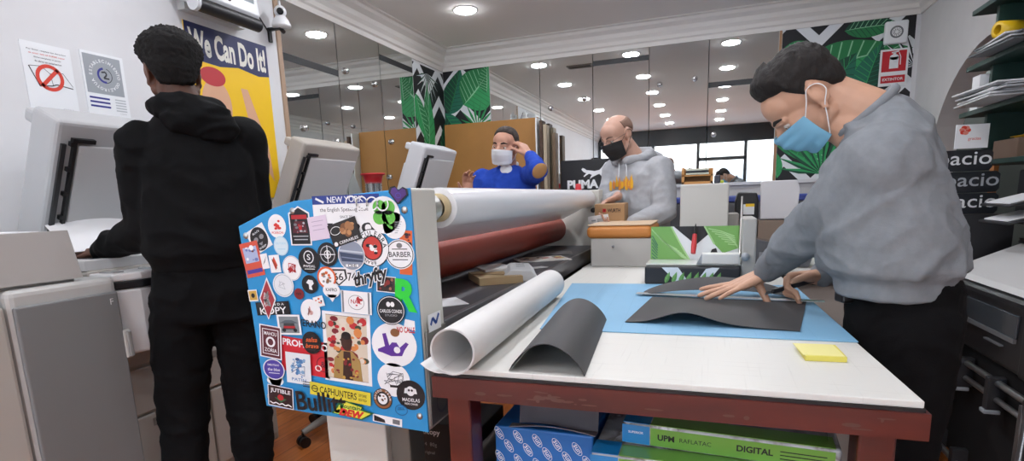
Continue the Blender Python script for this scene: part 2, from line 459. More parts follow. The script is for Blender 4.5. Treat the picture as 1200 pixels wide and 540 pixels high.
b = MB(); b.box(.526, .545, 1.25, 2.52, 0, .012, mat('#a07a58', .5), FB); obj('wood_strip', b, t)

# ---------------------------------------------------------------- leaf wallpaper
WB = mat('#15161b', .6); WW = mat('#dfe3e6', .6)
G1, G2, G3, G4, GL = mat('#1f7a45', .6), mat('#2f9a5a', .6), mat('#0f4a35', .6), mat('#176a52', .6), mat('#8cc79c', .6)
def leaf(b, fr, clip, x, y, ang, L, W, bend=0, d=.0012, cols=None, veins=9):
    ca, cb, cv = cols or (G1, G2, GL)
    a = math.radians(ang)
    def P(t, s):
        ux = L*t; uy = bend*L*t*t + s*W*.5*(math.sin(PI*min(1, t**.75)))
        return (x+ux*math.cos(a)-uy*math.sin(a), y+ux*math.sin(a)+uy*math.cos(a))
    n = 14
    for s, m in ((1, ca), (-1, cb)):
        for i in range(n):
            b.poly([P(i/n, 0), P((i+1)/n, 0), P((i+1)/n, s), P(i/n, s)], m, fr, d, clip)
        for k in range(veins):
            t = .08+.8*k/veins
            b.poly([P(t, 0), P(t+.015, 0), P(min(1, t+.13), s*.93), P(min(1, t+.12), s*.95)], cv if s > 0 else ca, fr, d+.0004, clip)
    for i in range(n):
        b.poly([P(i/n, -.04), P((i+1)/n, -.03), P((i+1)/n, .03), P(i/n, .04)], cv, fr, d+.0006, clip)
def palm(b, fr, clip, x, y, ang, L, n=9, spread=120, d=.002, m=G3, m2=G2):
    for k in range(n):
        a = math.radians(ang-spread/2+spread*k/(n-1)); l = L*(.75+.25*math.sin(PI*k/(n-1))); w = L*.045
        dx, dy = math.cos(a), math.sin(a)
        b.poly([(x, y), (x+dx*l*.5-dy*w, y+dy*l*.5+dx*w), (x+dx*l, y+dy*l)], m, fr, d, clip)
        b.poly([(x, y), (x+dx*l, y+dy*l), (x+dx*l*.5+dy*w, y+dy*l*.5-dx*w)], m2, fr, d, clip)
def chevrons(b, fr, clip, x0, x1, y0, y1, per, th, d=.0008):
    y = y0-per
    k = 0
    while y < y1+per:
        x = x0; up_ = k % 2
        while x < x1:
            h = per*.7
            b.poly([(x, y), (x+h, y+h), (x+h, y+h+th), (x, y+th)], WW, fr, d, clip)
            b.poly([(x+h, y+h), (x+2*h, y), (x+2*h, y+th), (x+h, y+h+th)], WW, fr, d, clip)
            x += 2*h
        y += per*.95; k += 1
# back wall, right of the mirrors
c = (.548, 1.487, 1.24, 2.51)
b = MB(); b.box(c[0], c[1], c[2], c[3], 0, .0006, WB, FB)
chevrons(b, FB, c, .40, 1.6, 1.2, 2.7, .30, .105)
leaf(b, FB, c, .50, 2.24, 4, .40, .30, .1); leaf(b, FB, c, .70, 2.10, 24, .78, .34, -.22, .002); leaf(b, FB, c, 1.0, 2.44, 6, .4, .16, -.1, .0026, (G3, G1, GL))
leaf(b, FB, c, .80, 1.86, 48, .5, .30, .1, .0032, (G3, G4, G2)); leaf(b, FB, c, 1.16, 1.92, 80, .42, .22, -.1, .0038, (G4, G3, G2))
palm(b, FB, c, 1.5, 2.12, 130, .3, 8, 110, .0042, WW, WB); leaf(b, FB, c, .52, 1.86, -56, .66, .30, .12, .002, (G2, G1, GL)); leaf(b, FB, c, .62, 2.02, -25, .5, .22, .1, .0045, (G3, G4, G2)); leaf(b, FB, c, .56, 1.30, 100, .30, .12, .1, .003, (G1, G2, GL))
palm(b, FB, c, .90, 1.32, 85, .46, 13, 170, .0036); leaf(b, FB, c, 1.0, 1.62, 150, .34, .15, .1, .0028); palm(b, FB, c, .90, 1.30, 10, .34, 8, 90, .004)
leaf(b, FB, c, 1.2, 1.4, 60, .5, .24, .1, .003); leaf(b, FB, c, 1.45, 1.3, 110, .5, .24, -.1, .0036, (G4, G3, G2))
struct(obj('trim_5', b))
# back wall, left corner
c = (-2.598, -2.09, 1.3, 2.50)
b = MB(); b.box(c[0], c[1], c[2], c[3], 0, .0006, WB, FB)
chevrons(b, FB, c, -2.66, -2.0, 1.25, 2.6, .34, .115)
leaf(b, FB, c, -2.55, 2.08, 68, .46, .26, .05, .002, (G3, G4, G1)); leaf(b, FB, c, -2.38, 2.16, 40, .46, .42, .1, .0026); leaf(b, FB, c, -2.12, 2.25, 85, .3, .2, .05, .0032)
palm(b, FB, c, -2.24, 1.93, 78, .28, 9, 150, .0036, G1, G2); leaf(b, FB, c, -2.6, 2.1, -60, .5, .2, .1, .003, (G4, G3, G2))
struct(obj('trim_6', b))
# left wall, narrow strip beside the mirrors
c = (4.72, 5.348, 1.2, 2.48)
b = MB(); b.box(c[0], c[1], c[2], c[3], 0, .0006, WB, FL)
chevrons(b, FL, c, 4.6, 5.4, 1.1, 2.7, .30, .10)
leaf(b, FL, c, 4.95, 1.55, 82, .8, .24, .1, .002, (G1, G2, GL)); leaf(b, FL, c, 5.25, 1.5, 75, .75, .26, -.12, .0026, (G3, G1, G2)); palm(b, FL, c, 5.0, 2.42, -90, .3, 9, 150, .003, WW, G3)
palm(b, FL, c, 5.1, 1.62, -80, .36, 9, 140, .0036); leaf(b, FL, c, 4.75, 2.2, -70, .5, .2, .1, .0032)
struct(obj('trim_7', b))

# ---------------------------------------------------------------- fire extinguisher sign and alarm
RED = mat('#c2202b', .4); WHT = mat('#eceff0', .4)
t = thing('fire_extinguisher_sign', (1.36, YB-.01, 2.0), 'red and white fire extinguisher sign on the leaf wallpaper', 'sign')
b = MB(); b.box(1.262, 1.455, 1.985, 2.262, .004, .010, WHT, FB)
f = FB.at(1.358, 2.17, .0108)
b.rect(0, 0, .165, .155, RED, f); b.rect(0, -.135, .165, .055, RED, f)
b.rect(0, -.012, .062, .085, WHT, f, .0006); b.ell(0, .03, .031, .022, WHT, f, .0006); b.rect(.0, .058, .02, .02, WHT, f, .0007); b.line([(-.02, .064), (.03, .072)], .01, WHT, f, .0007)
b.line([(.03, .062), (.043, .03), (.043, -.03)], .006, WHT, f, .0007)
b.text('EXTINTOR', 0, -.135, WHT, f, w=.14, d=.0006, bold=.02)
obj('sign_board', b, t)
t = thing('alarm_sounder', (1.35, YB-.02, 2.38), 'square white alarm unit with a round grille above the extinguisher sign', 'alarm')
b = MB(); b.box(1.272, 1.428, 2.295, 2.462, .004, .05, WHT, FB); obj('housing', b, t, bevel=.012)
b = MB(); f = FB.at(1.35, 2.378, .0505)
b.ring(0, 0, .045, .045, .012, mat('#6d7275', .5), f, .001)
for k in range(12): a = k*PI/6; b.line([(.012*math.cos(a), .012*math.sin(a)), (.03*math.cos(a), .03*math.sin(a))], .004, mat('#6d7275', .5), f, .001)
obj('grille', b, t)

# ---------------------------------------------------------------- notices and poster on the left wall
PAP = mat('#e9ecef', .35); GRY = mat('#9aa0a6', .4); INK = mat('#2b2d31', .5); BLU = mat('#2b2f86', .4); RDN = mat('#d6402f', .4)
t = thing('notice_sheet', (XL+.004, 1.62, 1.62), 'laminated white notice with a red no-copying symbol over an open book', 'notice')
f = FL.at(1.627, 1.757, .003)
b = MB(); b.box(-.093, .093, -.135, .135, -.0025, .002, PAP, f)
for k, (tx, w_) in enumerate((('Por favor, respete los derechos', .145), ('de autor. NO SE PUEDE copiar', .135), ('libros completos ni partes', .10), ('de obras sin autorizacion', .10))):
    b.text(tx, .0, .105-k*.014, INK if k != 1 else RDN, f, w=w_, h=.007, d=.0026)
b.line([(-.075, .04), (-.045, -.035)], .004, INK, f, .0026); b.line([(-.045, -.035), (.0, -.028), (.02, -.02), (.082, -.028)], .004, INK, f, .0026)
b.line([(-.075, .04), (-.03, .045), (.0, .02), (.05, .03), (.082, -.02)], .002, INK, f, .0026); b.line([(.0, .02), (.005, -.025)], .002, INK, f, .0026)
b.ring(-.003, .003, .053, .053, .014, RDN, f, .0032); b.line([(-.037, -.034), (.031, .040)], .014, RDN, f, .0032)
b.text('C E D R O', .05, -.118, GRY, f, w=.04, d=.0026)
obj('printed_sheet', b, t)
t = thing('notice_sheet', (XL+.004, 1.87, 1.64), 'laminated notice with a grey authorised-establishment seal and three blue lines', 'notice')
f = FL.at(1.855, 1.772, .003)
b = MB(); b.box(-.094, .094, -.134, .134, -.0025, .002, PAP, f); b.rect(-.004, .04, .165, .165, GRY, f, .0026)
b.ring(0, .04, .034, .034, .009, BLU, f, .0032, a0=PI*.55, a1=PI*1.55); b.ring(0, .04, .033, .033, .003, INK, f, .0032, a0=-PI*.45, a1=PI*.4)
b.line([(-.014, .052), (.004, .056), (.008, .044), (-.006, .028), (.018, .028)], .007, INK, f, .0034)
b.arc_text('ESTABLECIMIENTO', 0, .04, .062, .013, WHT, f, .0032, 90, 13); b.arc_text('AUTORIZADO'[::-1], 0, .04, .062, .013, WHT, f, .0032, -90, 14)
for k in range(3): b.rect(-.038, -.062-k*.018, .088, .008, BLU, f, .0026)
for k in range(5): b.rect(.055, -.06-k*.012, .05, .006, mat('#b9bfc4', .5), f, .0026)
b.text('C E D R O', .06, -.12, GRY, f, w=.03, d=.0026)
obj('printed_sheet', b, t)

YEL = mat('#f2c515', .4); NAV = mat('#262d5c', .4)
t = thing('wall_poster', (XL+.004, 2.59, 1.25), 'yellow poster with a dark blue slogan band behind the man in black', 'poster')
f = FL.at(2.595, 1.72, .003)
b = MB(); b.box(-.287, .287, -.46, .455, -.0025, .002, YEL, f); b.poly([(-.287, .455), (.287, .455), (.287, .275), (.20, .262), (.05, .282), (-.08, .262), (-.287, .27)], NAV, f, .0026)
b.text('We Can Do It!', 0, .362, mat('#f1efe6', .4), f, w=.535, h=.135, d=.0034, bold=.035)
# plain stand-in shapes below the slogan: a soft peach arc, a blue block, a red disc
b.ell(-.13, .05, .10, .14, mat('#d9a888', .5), f, .0026); b.poly([(.05, .17), (.10, .17), (.22, -.14), (.24, -.36), (.12, -.2)], mat('#d9a888', .5), f, .0026)
b.poly([(-.287, -.46), (.18, -.46), (.08, -.22), (-.1, -.12), (-.287, -.16)], mat('#38548c', .5), f, .0030); b.ell(-.14, .2, .085, .05, mat('#b8323a', .5), f, .003)
obj('printed_sheet', b, t)

# ---------------------------------------------------------------- heater / air curtain and security camera
t = thing('air_heater', (XL+.1, 2.35, 2.19), 'white wall air unit with a long black roller front above the poster', 'air unit')
BLK = mat('#15161a', .45); 
b = MB(); b.prism([(0, 2.27), (.06, 2.245), (.15, 2.215), (.19, 2.26), (.17, 2.42), (.02, 2.44), (0, 2.44)], -2.66, -2.24, mat('#dcdfe2', .35), Fr((XL, 0, 0), (1, 0, 0), (0, 0, 1))); obj('casing', b, t, bevel=.006)
b = MB(); b.cyl((XL+.178, 2.245, 2.21), (XL+.178, 2.65, 2.21), .034, BLK, seg=24); obj('air_outlet', b, t)
b = MB(); b.cyl((XL+.178, 2.225, 2.21), (XL+.178, 2.245, 2.21), .037, mat('#c9ccd0', .4), seg=24); obj('end_cap', b, t)
b = MB(); b.box(2.50, 2.63, 2.30, 2.38, .172, .183, mat('#8e9aa0', .25), Fr((XL, 0, 0), (0, 1, 0), (0, 0, 1))); obj('display', b, t, label='grey display window')
b = MB(); b.box(2.29, 2.68, 2.215, 2.275, .0, .05, mat('#c6c8c6', .5), FL); obj('mounting_plate', b, t)
for y in (2.34, 2.45): 
    b = MB(); b.cyl((XL+.165, y, 2.29), (XL+.19, y, 2.29), .012, BLK); obj('button', b, t)
t = thing('security_camera', (XL+.05, 2.95, 2.25), 'small white ball-headed security camera on a black bracket', 'camera')
b = MB(); b.box(XL, XL+.014, 2.915, 2.94, 2.21, 2.29, BLK); b.box(XL, XL+.10, 2.915, 2.94, 2.275, 2.29, BLK); b.cyl((XL+.09, 2.93, 2.28), (XL+.09, 2.96, 2.265), .012, BLK); obj('bracket', b, t, bevel=.002)
b = MB(); b.lathe([(0, -.005), (.055, 0), (.056, .012), (.045, .04), (.028, .065), (0, .072)], (XL+.10, 2.93, 2.285), mat('#e6e7e9', .3), axis=(0, 0, 1)); obj('base', b, t)
b = MB(); b.lathe([(0, -.036)]+[(.036*math.sin(PI*k/12), -.036*math.cos(PI*k/12)) for k in range(1, 12)]+[(0, .036)], (XL+.10, 2.93, 2.375), mat('#e6e7e9', .3)); obj('head', b, t)
b = MB(); d = (V((0, 0, 1.6))-V((XL+.10, 2.93, 2.375))).normalized(); b.lathe([(.02, 0), (.02, .006), (.012, .008), (0, .007)], V((XL+.10, 2.93, 2.375))+d*.031, mat('#111216', .1), axis=d); obj('lens', b, t)
b = MB(); b.tube([(XL+.10, 2.93, 2.41), (XL+.10, 2.93, 2.435)], .006, mat('#e6e7e9', .3)); obj('antenna', b, t)
b = MB(); b.tube([(XL+.01, 2.92, 2.26), (XL+.006, 2.84, 2.35), (XL+.006, 2.74, 2.44)], .004, BLK); obj('cable', b, t)
# ---------------------------------------------------------------- photocopiers along the left wall
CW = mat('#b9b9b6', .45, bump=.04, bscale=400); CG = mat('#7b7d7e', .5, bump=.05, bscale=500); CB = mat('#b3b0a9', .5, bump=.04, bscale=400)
CK = mat('#17181b', .4); CL = mat('#d9dadb', .35)
HOUSE = mat('#b5b5b1', .5)
def rot_frame(pivot, ang):
    """lid frame: u = +y (width), v = up the raised lid, w = +x-ish (underside, towards the user)"""
    a = math.radians(ang)
    return Fr(pivot, (0, 1, 0), (math.cos(a), 0, math.sin(a)))
def lid(t, piv, width, length, ang, thick, body, under, lab=None):
    fr = rot_frame(piv, ang)          # w = u x v
    b = MB(); s = 1 if fr.w.x > 0 else -1
    b.box(0, width, 0, length, -thick*s if s > 0 else 0, 0 if s > 0 else thick, body, fr)
    L = obj('document_cover', b, t, bevel=.018, seg=3)
    b = MB(); b.box(.0, width, length-.07, length-.02, -thick-.035, -thick+.02, body, fr); b.box(.04, width-.04, .05, length*.7, -thick-.03, -thick+.01, body, fr); obj('feeder_housing', b, L, bevel=.012)
    b = MB(); b.box(.075, width-.03, .03, length-.085, .001, .012, under, fr); obj('platen_pad', b, L, bevel=.005, label='white pad under the cover')
    b = MB(); b.box(.018, .034, .02, length-.085, .001, .010, mat('#2b2d30', .4), fr); obj('glass_strip', b, L, label='dark glass strip')
    b = MB(); b.box(.055, .066, .02, length-.06, .001, .016, CK, fr); b.box(.05, .13, length-.075, length-.06, .001, .016, CK, fr)
    for k in range(5): b.box(.044, .058, .05+k*(length-.14)/4, .066+k*(length-.14)/4, .001, .016, CK, fr)
    obj('feed_rail', b, L, label='black feed rail')
    return L, fr
# copier at the left edge of the picture: finisher box, grey door, main body, raised cover
t = thing('photocopier', (-2.3, 1.4, 0), 'large photocopier with grey door and raised cover, in front of the man in black', 'photocopier')
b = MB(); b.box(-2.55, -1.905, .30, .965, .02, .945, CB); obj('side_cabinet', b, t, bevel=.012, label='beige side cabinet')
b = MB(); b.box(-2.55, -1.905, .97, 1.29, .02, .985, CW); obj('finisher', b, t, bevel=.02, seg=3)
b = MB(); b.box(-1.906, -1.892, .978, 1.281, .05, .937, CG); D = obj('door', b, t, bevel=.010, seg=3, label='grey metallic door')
b = MB(); b.text('F', -1.255, .900, mat('#e8e8e8', .5), Fr((-1.8915, 0, 0), (0, 1, 0), (0, 0, 1)).at(0, 0, 0), h=.022); 
b = MB(); b.text('F', 1.255, .905, mat('#e8e8e8', .5), Fr((-1.891, 0, 0), (0, 1, 0), (0, 0, 1)), h=.02, bold=0); obj('lettering', b, D)
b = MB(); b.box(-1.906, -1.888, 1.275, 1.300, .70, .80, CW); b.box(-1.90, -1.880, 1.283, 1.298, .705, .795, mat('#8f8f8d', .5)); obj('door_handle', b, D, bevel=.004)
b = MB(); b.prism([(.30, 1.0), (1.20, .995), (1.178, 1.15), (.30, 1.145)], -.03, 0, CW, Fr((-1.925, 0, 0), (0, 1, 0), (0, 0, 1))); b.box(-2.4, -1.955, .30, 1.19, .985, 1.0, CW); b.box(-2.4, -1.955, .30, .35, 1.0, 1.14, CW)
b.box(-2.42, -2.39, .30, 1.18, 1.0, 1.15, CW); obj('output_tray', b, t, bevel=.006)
b = MB(); b.box(-2.56, -2.045, 1.295, 2.075, .03, 1.0, mat('#b9b5ae', .5)); obj('main_body', b, t, bevel=.012)
b = MB(); b.box(-2.56, -2.06, 1.295, 2.02, 1.0, 1.035, CL); b.box(-2.5, -2.12, 1.36, 1.96, 1.035, 1.038, mat('#3b4247', .1)); obj('platen', b, t, bevel=.006)
GAP = mat('#6b6660', .7); Fx = Fr((-2.045, 0, 0), (0, 1, 0), (0, 0, 1))
for nm, y0, y1, z0, z1 in (('door', 1.31, 2.06, .62, .93), ('drawer', 1.31, 2.06, .43, .61), ('drawer', 1.31, 1.69, .07, .42), ('drawer', 1.70, 2.06, .07, .42)):
    b = MB(); b.box(y0, y1, z0, z1, 0, .014, mat('#bdb9b2', .5), Fx); d = obj(nm, b, t, bevel=.006)
    b = MB(); b.box((y0+y1)/2-.07, (y0+y1)/2+.07, z1-.05, z1-.02, .013, .017, mat('#8f8b86', .6), Fx); obj('grip', b, d)
b = MB(); b.prism([(-2.05, 1.30), (-1.93, 1.30), (-1.90, 1.38), (-1.91, 1.55), (-2.05, 1.66)], .935, .962, CK); obj('ledge', b, t, bevel=.004, label='black curved ledge')
b = MB(); b.prism([(-2.05, 1.295), (-1.935, 1.295), (-1.905, 1.38), (-1.915, 1.55), (-2.05, 1.655)], .962, .99, CL); P_ = obj('control_panel', b, t, bevel=.006)
b = MB(); b.box(-2.03, -1.96, 1.32, 1.36, .988, .994, mat('#9a9c9e', .4)); 
for k in range(3): b.cyl((-2.0+k*.025, 1.45, .988), (-2.0+k*.025, 1.45, .996), .008, mat('#b9bcc0', .4))
obj('buttons', b, P_)
b = MB(); b.prism([(-2.09, 1.30), (-1.93, 1.30), (-1.905, 1.37), (-1.92, 1.52), (-2.07, 1.62)], .70, .934, CL); obj('lower_shell', b, t, bevel=.01)
lid(t, (-2.395, 1.35, 1.055), .62, .53, 63, .14, mat('#b3b5b7', .4), mat('#c3c5c6', .4))
b = MB()
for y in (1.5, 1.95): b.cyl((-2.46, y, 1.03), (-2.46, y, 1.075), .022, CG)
obj('hinge', b, t)
# papers on that copier
PW = mat('#eef0f2', .5)
b = MB()
for k in range(5): 
    r = .012*random.uniform(-1, 1)
    b.box(-2.36+r, -2.02+r, .9+r, 1.15+r, 1.0035+.03*k, 1.0055+.03*k+.024, PW)
tag(obj('paper_stack', b), 'stack of white and bluish printed sheets in the copier output tray', 'paper')
b = MB(); b.sheet(lambda u, v: (-2.20-.15*v+.02*u, 1.33+.33*u+.03*v, 1.062+.125*v+.03*math.sin(PI*u)*v-.02*v*v), 10, 14, PW, .0012)
tag(obj('paper_sheet', b), 'curled white sheet lying over the copier beside the man\'s left hand', 'paper')

# second and third copiers further along the wall
def copier(y0, xoff, w, body, lab, ang=68, z=1.045, L=.62, thick=.11, px_=-2.4):
    t = thing('photocopier', (-2.25+xoff, y0+w/2, 0), lab, 'photocopier')
    b = MB(); b.box(-2.56+xoff*.2, -1.93+xoff, y0-.02, y0+w+.05, .04, z-.04, body); obj('main_body', b, t, bevel=.015)
    b = MB(); b.box(-2.56+xoff*.2, -1.95+xoff, y0-.02, y0+w, z-.04, z, body); b.box(-2.45+xoff, -2.02+xoff, y0+.05, y0+w-.06, z, z+.003, mat('#3b4247', .1)); obj('platen', b, t, bevel=.006)
    fx = Fr((-1.93+xoff, 0, 0), (0, 1, 0), (0, 0, 1))
    for k in range(3):
        b = MB(); b.box(y0, y0+w, .10+k*.2, .28+k*.2, 0, .012, body, fx); d = obj('drawer', b, t, bevel=.005)
        b = MB(); b.box(y0+w/2-.08, y0+w/2+.08, .23+k*.2, .26+k*.2, .011, .015, CG, fx); obj('grip', b, d)
    b = MB(); b.prism([(-1.95+xoff, z-.05), (-1.78+xoff, z-.09), (-1.78+xoff, z-.06), (-1.95+xoff, z)], -(y0+w), -y0, body, Fr((0, 0, 0), (1, 0, 0), (0, 0, 1))); obj('control_panel', b, t, bevel=.005)
    lid(t, (px_, y0, z+.02), w, L, ang, thick, body, CL)
    return t
copier(2.70, -.02, .56, mat('#b9b3aa', .45), 'beige photocopier with its cover raised, in front of the left wall mirrors', ang=63, L=.56, px_=-2.475)
copier(3.72, .18, .55, mat('#d6d8dc', .4), 'white photocopier with its cover raised, nearest the cardboard sheets', ang=68, L=.58, thick=.14, px_=-2.19)
# red topped container of pens between the two raised covers
t = thing('pen_holder', (-2.0, 3.04, 1.03), 'tall clear pot with a red top standing on the beige copier', 'pen pot')
cx, cy = -1.99, 3.02
b = MB(); b.lathe([(0, 0), (.05, 0), (.052, .004), (.052, .285), (.05, .285)], (cx, cy, 1.0485), mat('#dfe4e6', .1, trans=.8, alpha=.5)); obj('pot', b, t)
b = MB(); b.lathe([(.05, .0), (.062, .05), (.075, .052), (.075, .062), (0, .062)], (cx, cy, 1.325), RED); obj('lid', b, t, label='red lid')
for k in range(9):
    a = k*2*PI/9; b = MB(); b.cyl((cx+.036*math.cos(a), cy+.036*math.sin(a), 1.054), (cx+.04*math.cos(a), cy+.04*math.sin(a), 1.325), .006, mat(['#1d1f24', '#c9ccd0', '#7e868c'][k % 3], .4), seg=8); obj('marker', b, t)
# office chair base seen low behind the sticker panel
t = thing('office_chair', (-1.95, 2.35, 0), 'office chair with grey base and black castors behind the sticker panel', 'chair')
c = V((-1.78, 2.32, 0))
b = MB()
for k in range(5):
    a = k*2*PI/5+.5; e = c+V((math.cos(a)*.27, math.sin(a)*.27, .075)); b.tube([c+V((0, 0, .13)), c+V((math.cos(a)*.14, math.sin(a)*.14, .115)), e], [.028, .022, .016], mat('#8f8c86', .4), seg=8)
obj('star_base', b, t)
for k in range(5):
    a = k*2*PI/5+.5; e = c+V((math.cos(a)*.27, math.sin(a)*.27, .0275)); s_ = V((-math.sin(a), math.cos(a), 0))
    b = MB(); b.cyl(e-s_*.025, e-s_*.006, .0275, CK); b.cyl(e+s_*.006, e+s_*.025, .0275, CK); b.cyl(e, e+V((0, 0, .045)), .007, CK); obj('castor', b, t)
b = MB(); b.cyl(c+V((0, 0, .1)), c+V((0, 0, .42)), .025, CK); obj('gas_lift', b, t)
b = MB(); b.box(c.x-.23, c.x+.23, c.y-.22, c.y+.22, .42, .49, CK); obj('seat', b, t, bevel=.03, seg=3)
# ---------------------------------------------------------------- wide laminator with a sticker covered end panel
LB = mat('#2b93d0', .4, var=.04, vscale=8); LWH = mat('#d2d2ca', .45, bump=.03, bscale=300); LGR = mat('#55555a', .45, .2, bump=.06, bscale=300); LGE = mat('#77777b', .3, .6)
REDR = mat('#8f3526', .45, bump=.08, bscale=150); STEEL = mat('#b9b9b6', .3, 1); PPR = mat('#e8eaee', .28, coat=.3)
lam = thing('laminator', (-.85, 2.1, 0), 'wide roll laminator with white and red rollers and a blue sticker-covered end panel', 'laminator')
FP = Fr((0, 1.018, 0), (1, 0, 0), (0, 0, 1))
prof = [(-1.035, .708), (-.577, .690), (-.584, 1.230), (-.885, 1.212), (-.945, 1.198), (-1.055, 1.158)]
b = MB(); b.prism(prof, -.115, -.006, LWH, FP); obj('end_housing', b, lam, bevel=.006)
b = MB(); b.prism(prof, -.006, 0, LB, FP); PAN = obj('sticker_panel', b, lam, bevel=.002, label='bright blue panel covered in stickers')
b = MB()
for q in ((-1.035, 1.135), (-.89, 1.19), (-.60, 1.185), (-1.02, .735), (-.597, .727)):
    b = MB(); c = FP(q[0], q[1], 0); b.lathe([(0, .004), (.005, .0035), (.008, .001), (.008, 0)], c, STEEL, axis=FP.w, seg=14); obj('screw', b, PAN)
# fittings on the side face of the near housing
FSd = Fr((-.577, 0, 0), (0, 1, 0), (0, 0, 1))
b = MB(); b.box(1.03, 1.125, .70, .92, 0, .004, mat('#8d8d88', .4, .5), FSd); obj('fitting_plate', b, lam, bevel=.002)
b = MB(); b.poly([(1.075, .86), (1.115, .86), (1.095, .895)], mat('#d99a1f', .5), FSd, .0045); b.text('!', 1.095, .872, CK, FSd, h=.02, d=.005); b.rect(1.07, .935, .06, .04, PW, FSd, .0045); b.line([(1.05, .93), (1.06, .945), (1.075, .93), (1.09, .95)], .008, mat('#2c4f9a', .5), FSd, .005); obj('warning_label', b, lam)
for z, y in ((.82, 1.07), (.78, 1.105), (.835, 1.11)):
    b = MB(); b.lathe([(.012, 0), (.012, .012), (.018, .013), (.018, .03), (.012, .034), (0, .035)], FSd(y, z, .004), STEEL, axis=(1, 0, 0), seg=16); obj('knob', b, lam)
b = MB(); b.ring(1.085, .745, .03, .03, .006, LGE, FSd, .0046); obj('gauge', b, lam)
b = MB(); b.tube([FSd(1.11, .835, .035), FSd(1.13, .82, .06), FSd(1.14, .76, .06), FSd(1.14, .55, .05), FSd(1.14, .3, .04)], .008, CK); obj('cable', b, lam)
# far housing, bed, rollers
b = MB(); b.prism([(-1.10, .70), (-.585, .70), (-.585, 1.236), (-.90, 1.23), (-1.10, 1.16)], -3.27, -3.15, LWH, Fr((0, 0, 0), (1, 0, 0), (0, 0, 1))); obj('end_housing', b, lam, bevel=.006)
b = MB(); b.box(-1.1, -.60, 1.10, 3.16, .895, .918, LGR); obj('feed_table', b, lam, bevel=.003)
b = MB(); b.box(-.602, -.585, 1.13, 3.16, .855, .921, LGE); obj('front_rail', b, lam, bevel=.003)
b = MB(); b.box(-1.08, -.62, 1.13, 3.16, .74, .896, mat('#1c1d20', .6)); obj('underframe', b, lam)
b = MB(); b.cyl((-.855, 1.13, 1.015), (-.855, 3.15, 1.015), .072, REDR, seg=40); obj('pressure_roller', b, lam, label='dull red rubber roller')
b = MB(); b.cyl((-1.0, 1.13, 1.0), (-1.0, 3.15, 1.0), .05, CK, seg=32); obj('rear_roller', b, lam)
b = MB(); b.cyl((-.648, 1.27, 1.184), (-.648, 3.10, 1.184), .051, PPR, seg=48); RL = obj('film_roll', b, lam, label='white film roll on top')
b = MB(); b.lathe([(.026, 0), (.036, 0), (.036, .02), (.026, .02)], (-.648, 1.25, 1.184), mat('#c9b78f', .6), axis=(0, 1, 0)); obj('card_core', b, RL)
b = MB(); b.cyl((-.648, 1.12, 1.184), (-.648, 1.26, 1.184), .024, STEEL, seg=24); b.cyl((-.648, 1.19, 1.184), (-.648, 1.22, 1.184), .035, mat('#c7c7c2', .35, .8), seg=24); obj('shaft', b, lam)
b = MB(); b.cyl((-.648, 3.10, 1.184), (-.648, 3.16, 1.184), .024, STEEL, seg=24); obj('shaft', b, lam)
b = MB(); b.box(-.668, -.628, 1.14, 1.18, 1.207, 1.216, mat('#d8c81f', .5)); obj('shaft_label', b, lam)
b = MB(); b.sheet(lambda u, v: (-.599-.185*v**1.15, 1.275+1.82*u, 1.178-.10*v), 24, 8, PPR, .0012); obj('film_web', b, lam, label='white film running down to the roller')
for z in (1.12, 1.05):
    b = MB(); b.lathe([(.014, 0), (.014, .006), (.008, .01), (0, .01)], (-.62, 3.149, z), CK, axis=(0, -1, 0), seg=14); obj('bolt', b, lam)
b = MB(); b.box(-.665, -.625, 3.11, 3.15, 1.14, 1.22, STEEL); obj('shaft_holder', b, lam, bevel=.005)
for y in (1.18, 3.15):
    b = MB(); b.box(-.99, -.80, y, y+.10, .06, .70, LWH); b.box(-.80, -.74, y+.02, y+.10, .06, .70, mat('#6e6a62', .5)); obj('leg', b, lam, bevel=.004)
    b = MB(); b.box(-1.15, -.6, y-.02, y+.12, 0, .06, LWH); obj('foot', b, lam, bevel=.01)
b = MB(); b.cyl((-.62, 1.14, .40), (-.62, 3.2, .40), .055, mat('#6b6964', .35, .7), seg=32); obj('take_up_bar', b, lam)
b = MB(); b.cyl((-.80, 1.30, .40), (-.62, 1.30, .40), .02, STEEL); b.cyl((-.80, 3.19, .40), (-.62, 3.19, .40), .02, STEEL); obj('bar_bracket', b, lam)

# stickers: each a flat printed piece on the blue panel
SX, SZ = .00235, .00189
_placed = []
def sticker(u, z, rot, label, fn, lift=None):
    lv = 1+max([l for a, c, l in _placed if abs(a-u) < .075 and abs(c-z) < .075] or [0])
    _placed.append((u, z, lv))
    f = FP.at(u, z, .0006+.0003*lv, 0)
    b = MB(); fn(b, Fr(f.o, f.u*math.cos(math.radians(rot))+f.v*math.sin(math.radians(rot)), f.v*math.cos(math.radians(rot))-f.u*math.sin(math.radians(rot))))
    return obj('sticker', b, PAN, label=label)
E_ = .00004
K1, K2, K3 = mat('#16171a', .4), mat('#eef0f1', .4), mat('#b5262c', .4)
ORG, GRN, PUR, MAR, LBL, BRN, GLD = mat('#d8632c', .4), mat('#3fae3f', .4), mat('#5a2f95', .4), mat('#5a1f2b', .4), mat('#a9d3e6', .4), mat('#8a5a35', .4), mat('#c9a24a', .4)
VIO = mat('#4a3fa0', .4); GBR = mat('#27d33a', .4); LYE = mat('#e3e04a', .4)
def S(w): return w*SX
def T(h): return h*SZ
def disc(rx, ry, m, rim=None):
    def fn(b, f):
        b.ell(0, 0, S(rx), T(ry), rim or m, f)
        if rim: b.ell(0, 0, S(rx)*.9, T(ry)*.9, m, f, E_)
    return fn
def both(*fs):
    def fn(b, f):
        for g in fs: g(b, f)
    return fn
def R_(w, h, m, x=0, y=0, d=0): return lambda b, f: b.rect(S(x), T(y), S(w), T(h), m, f, d)
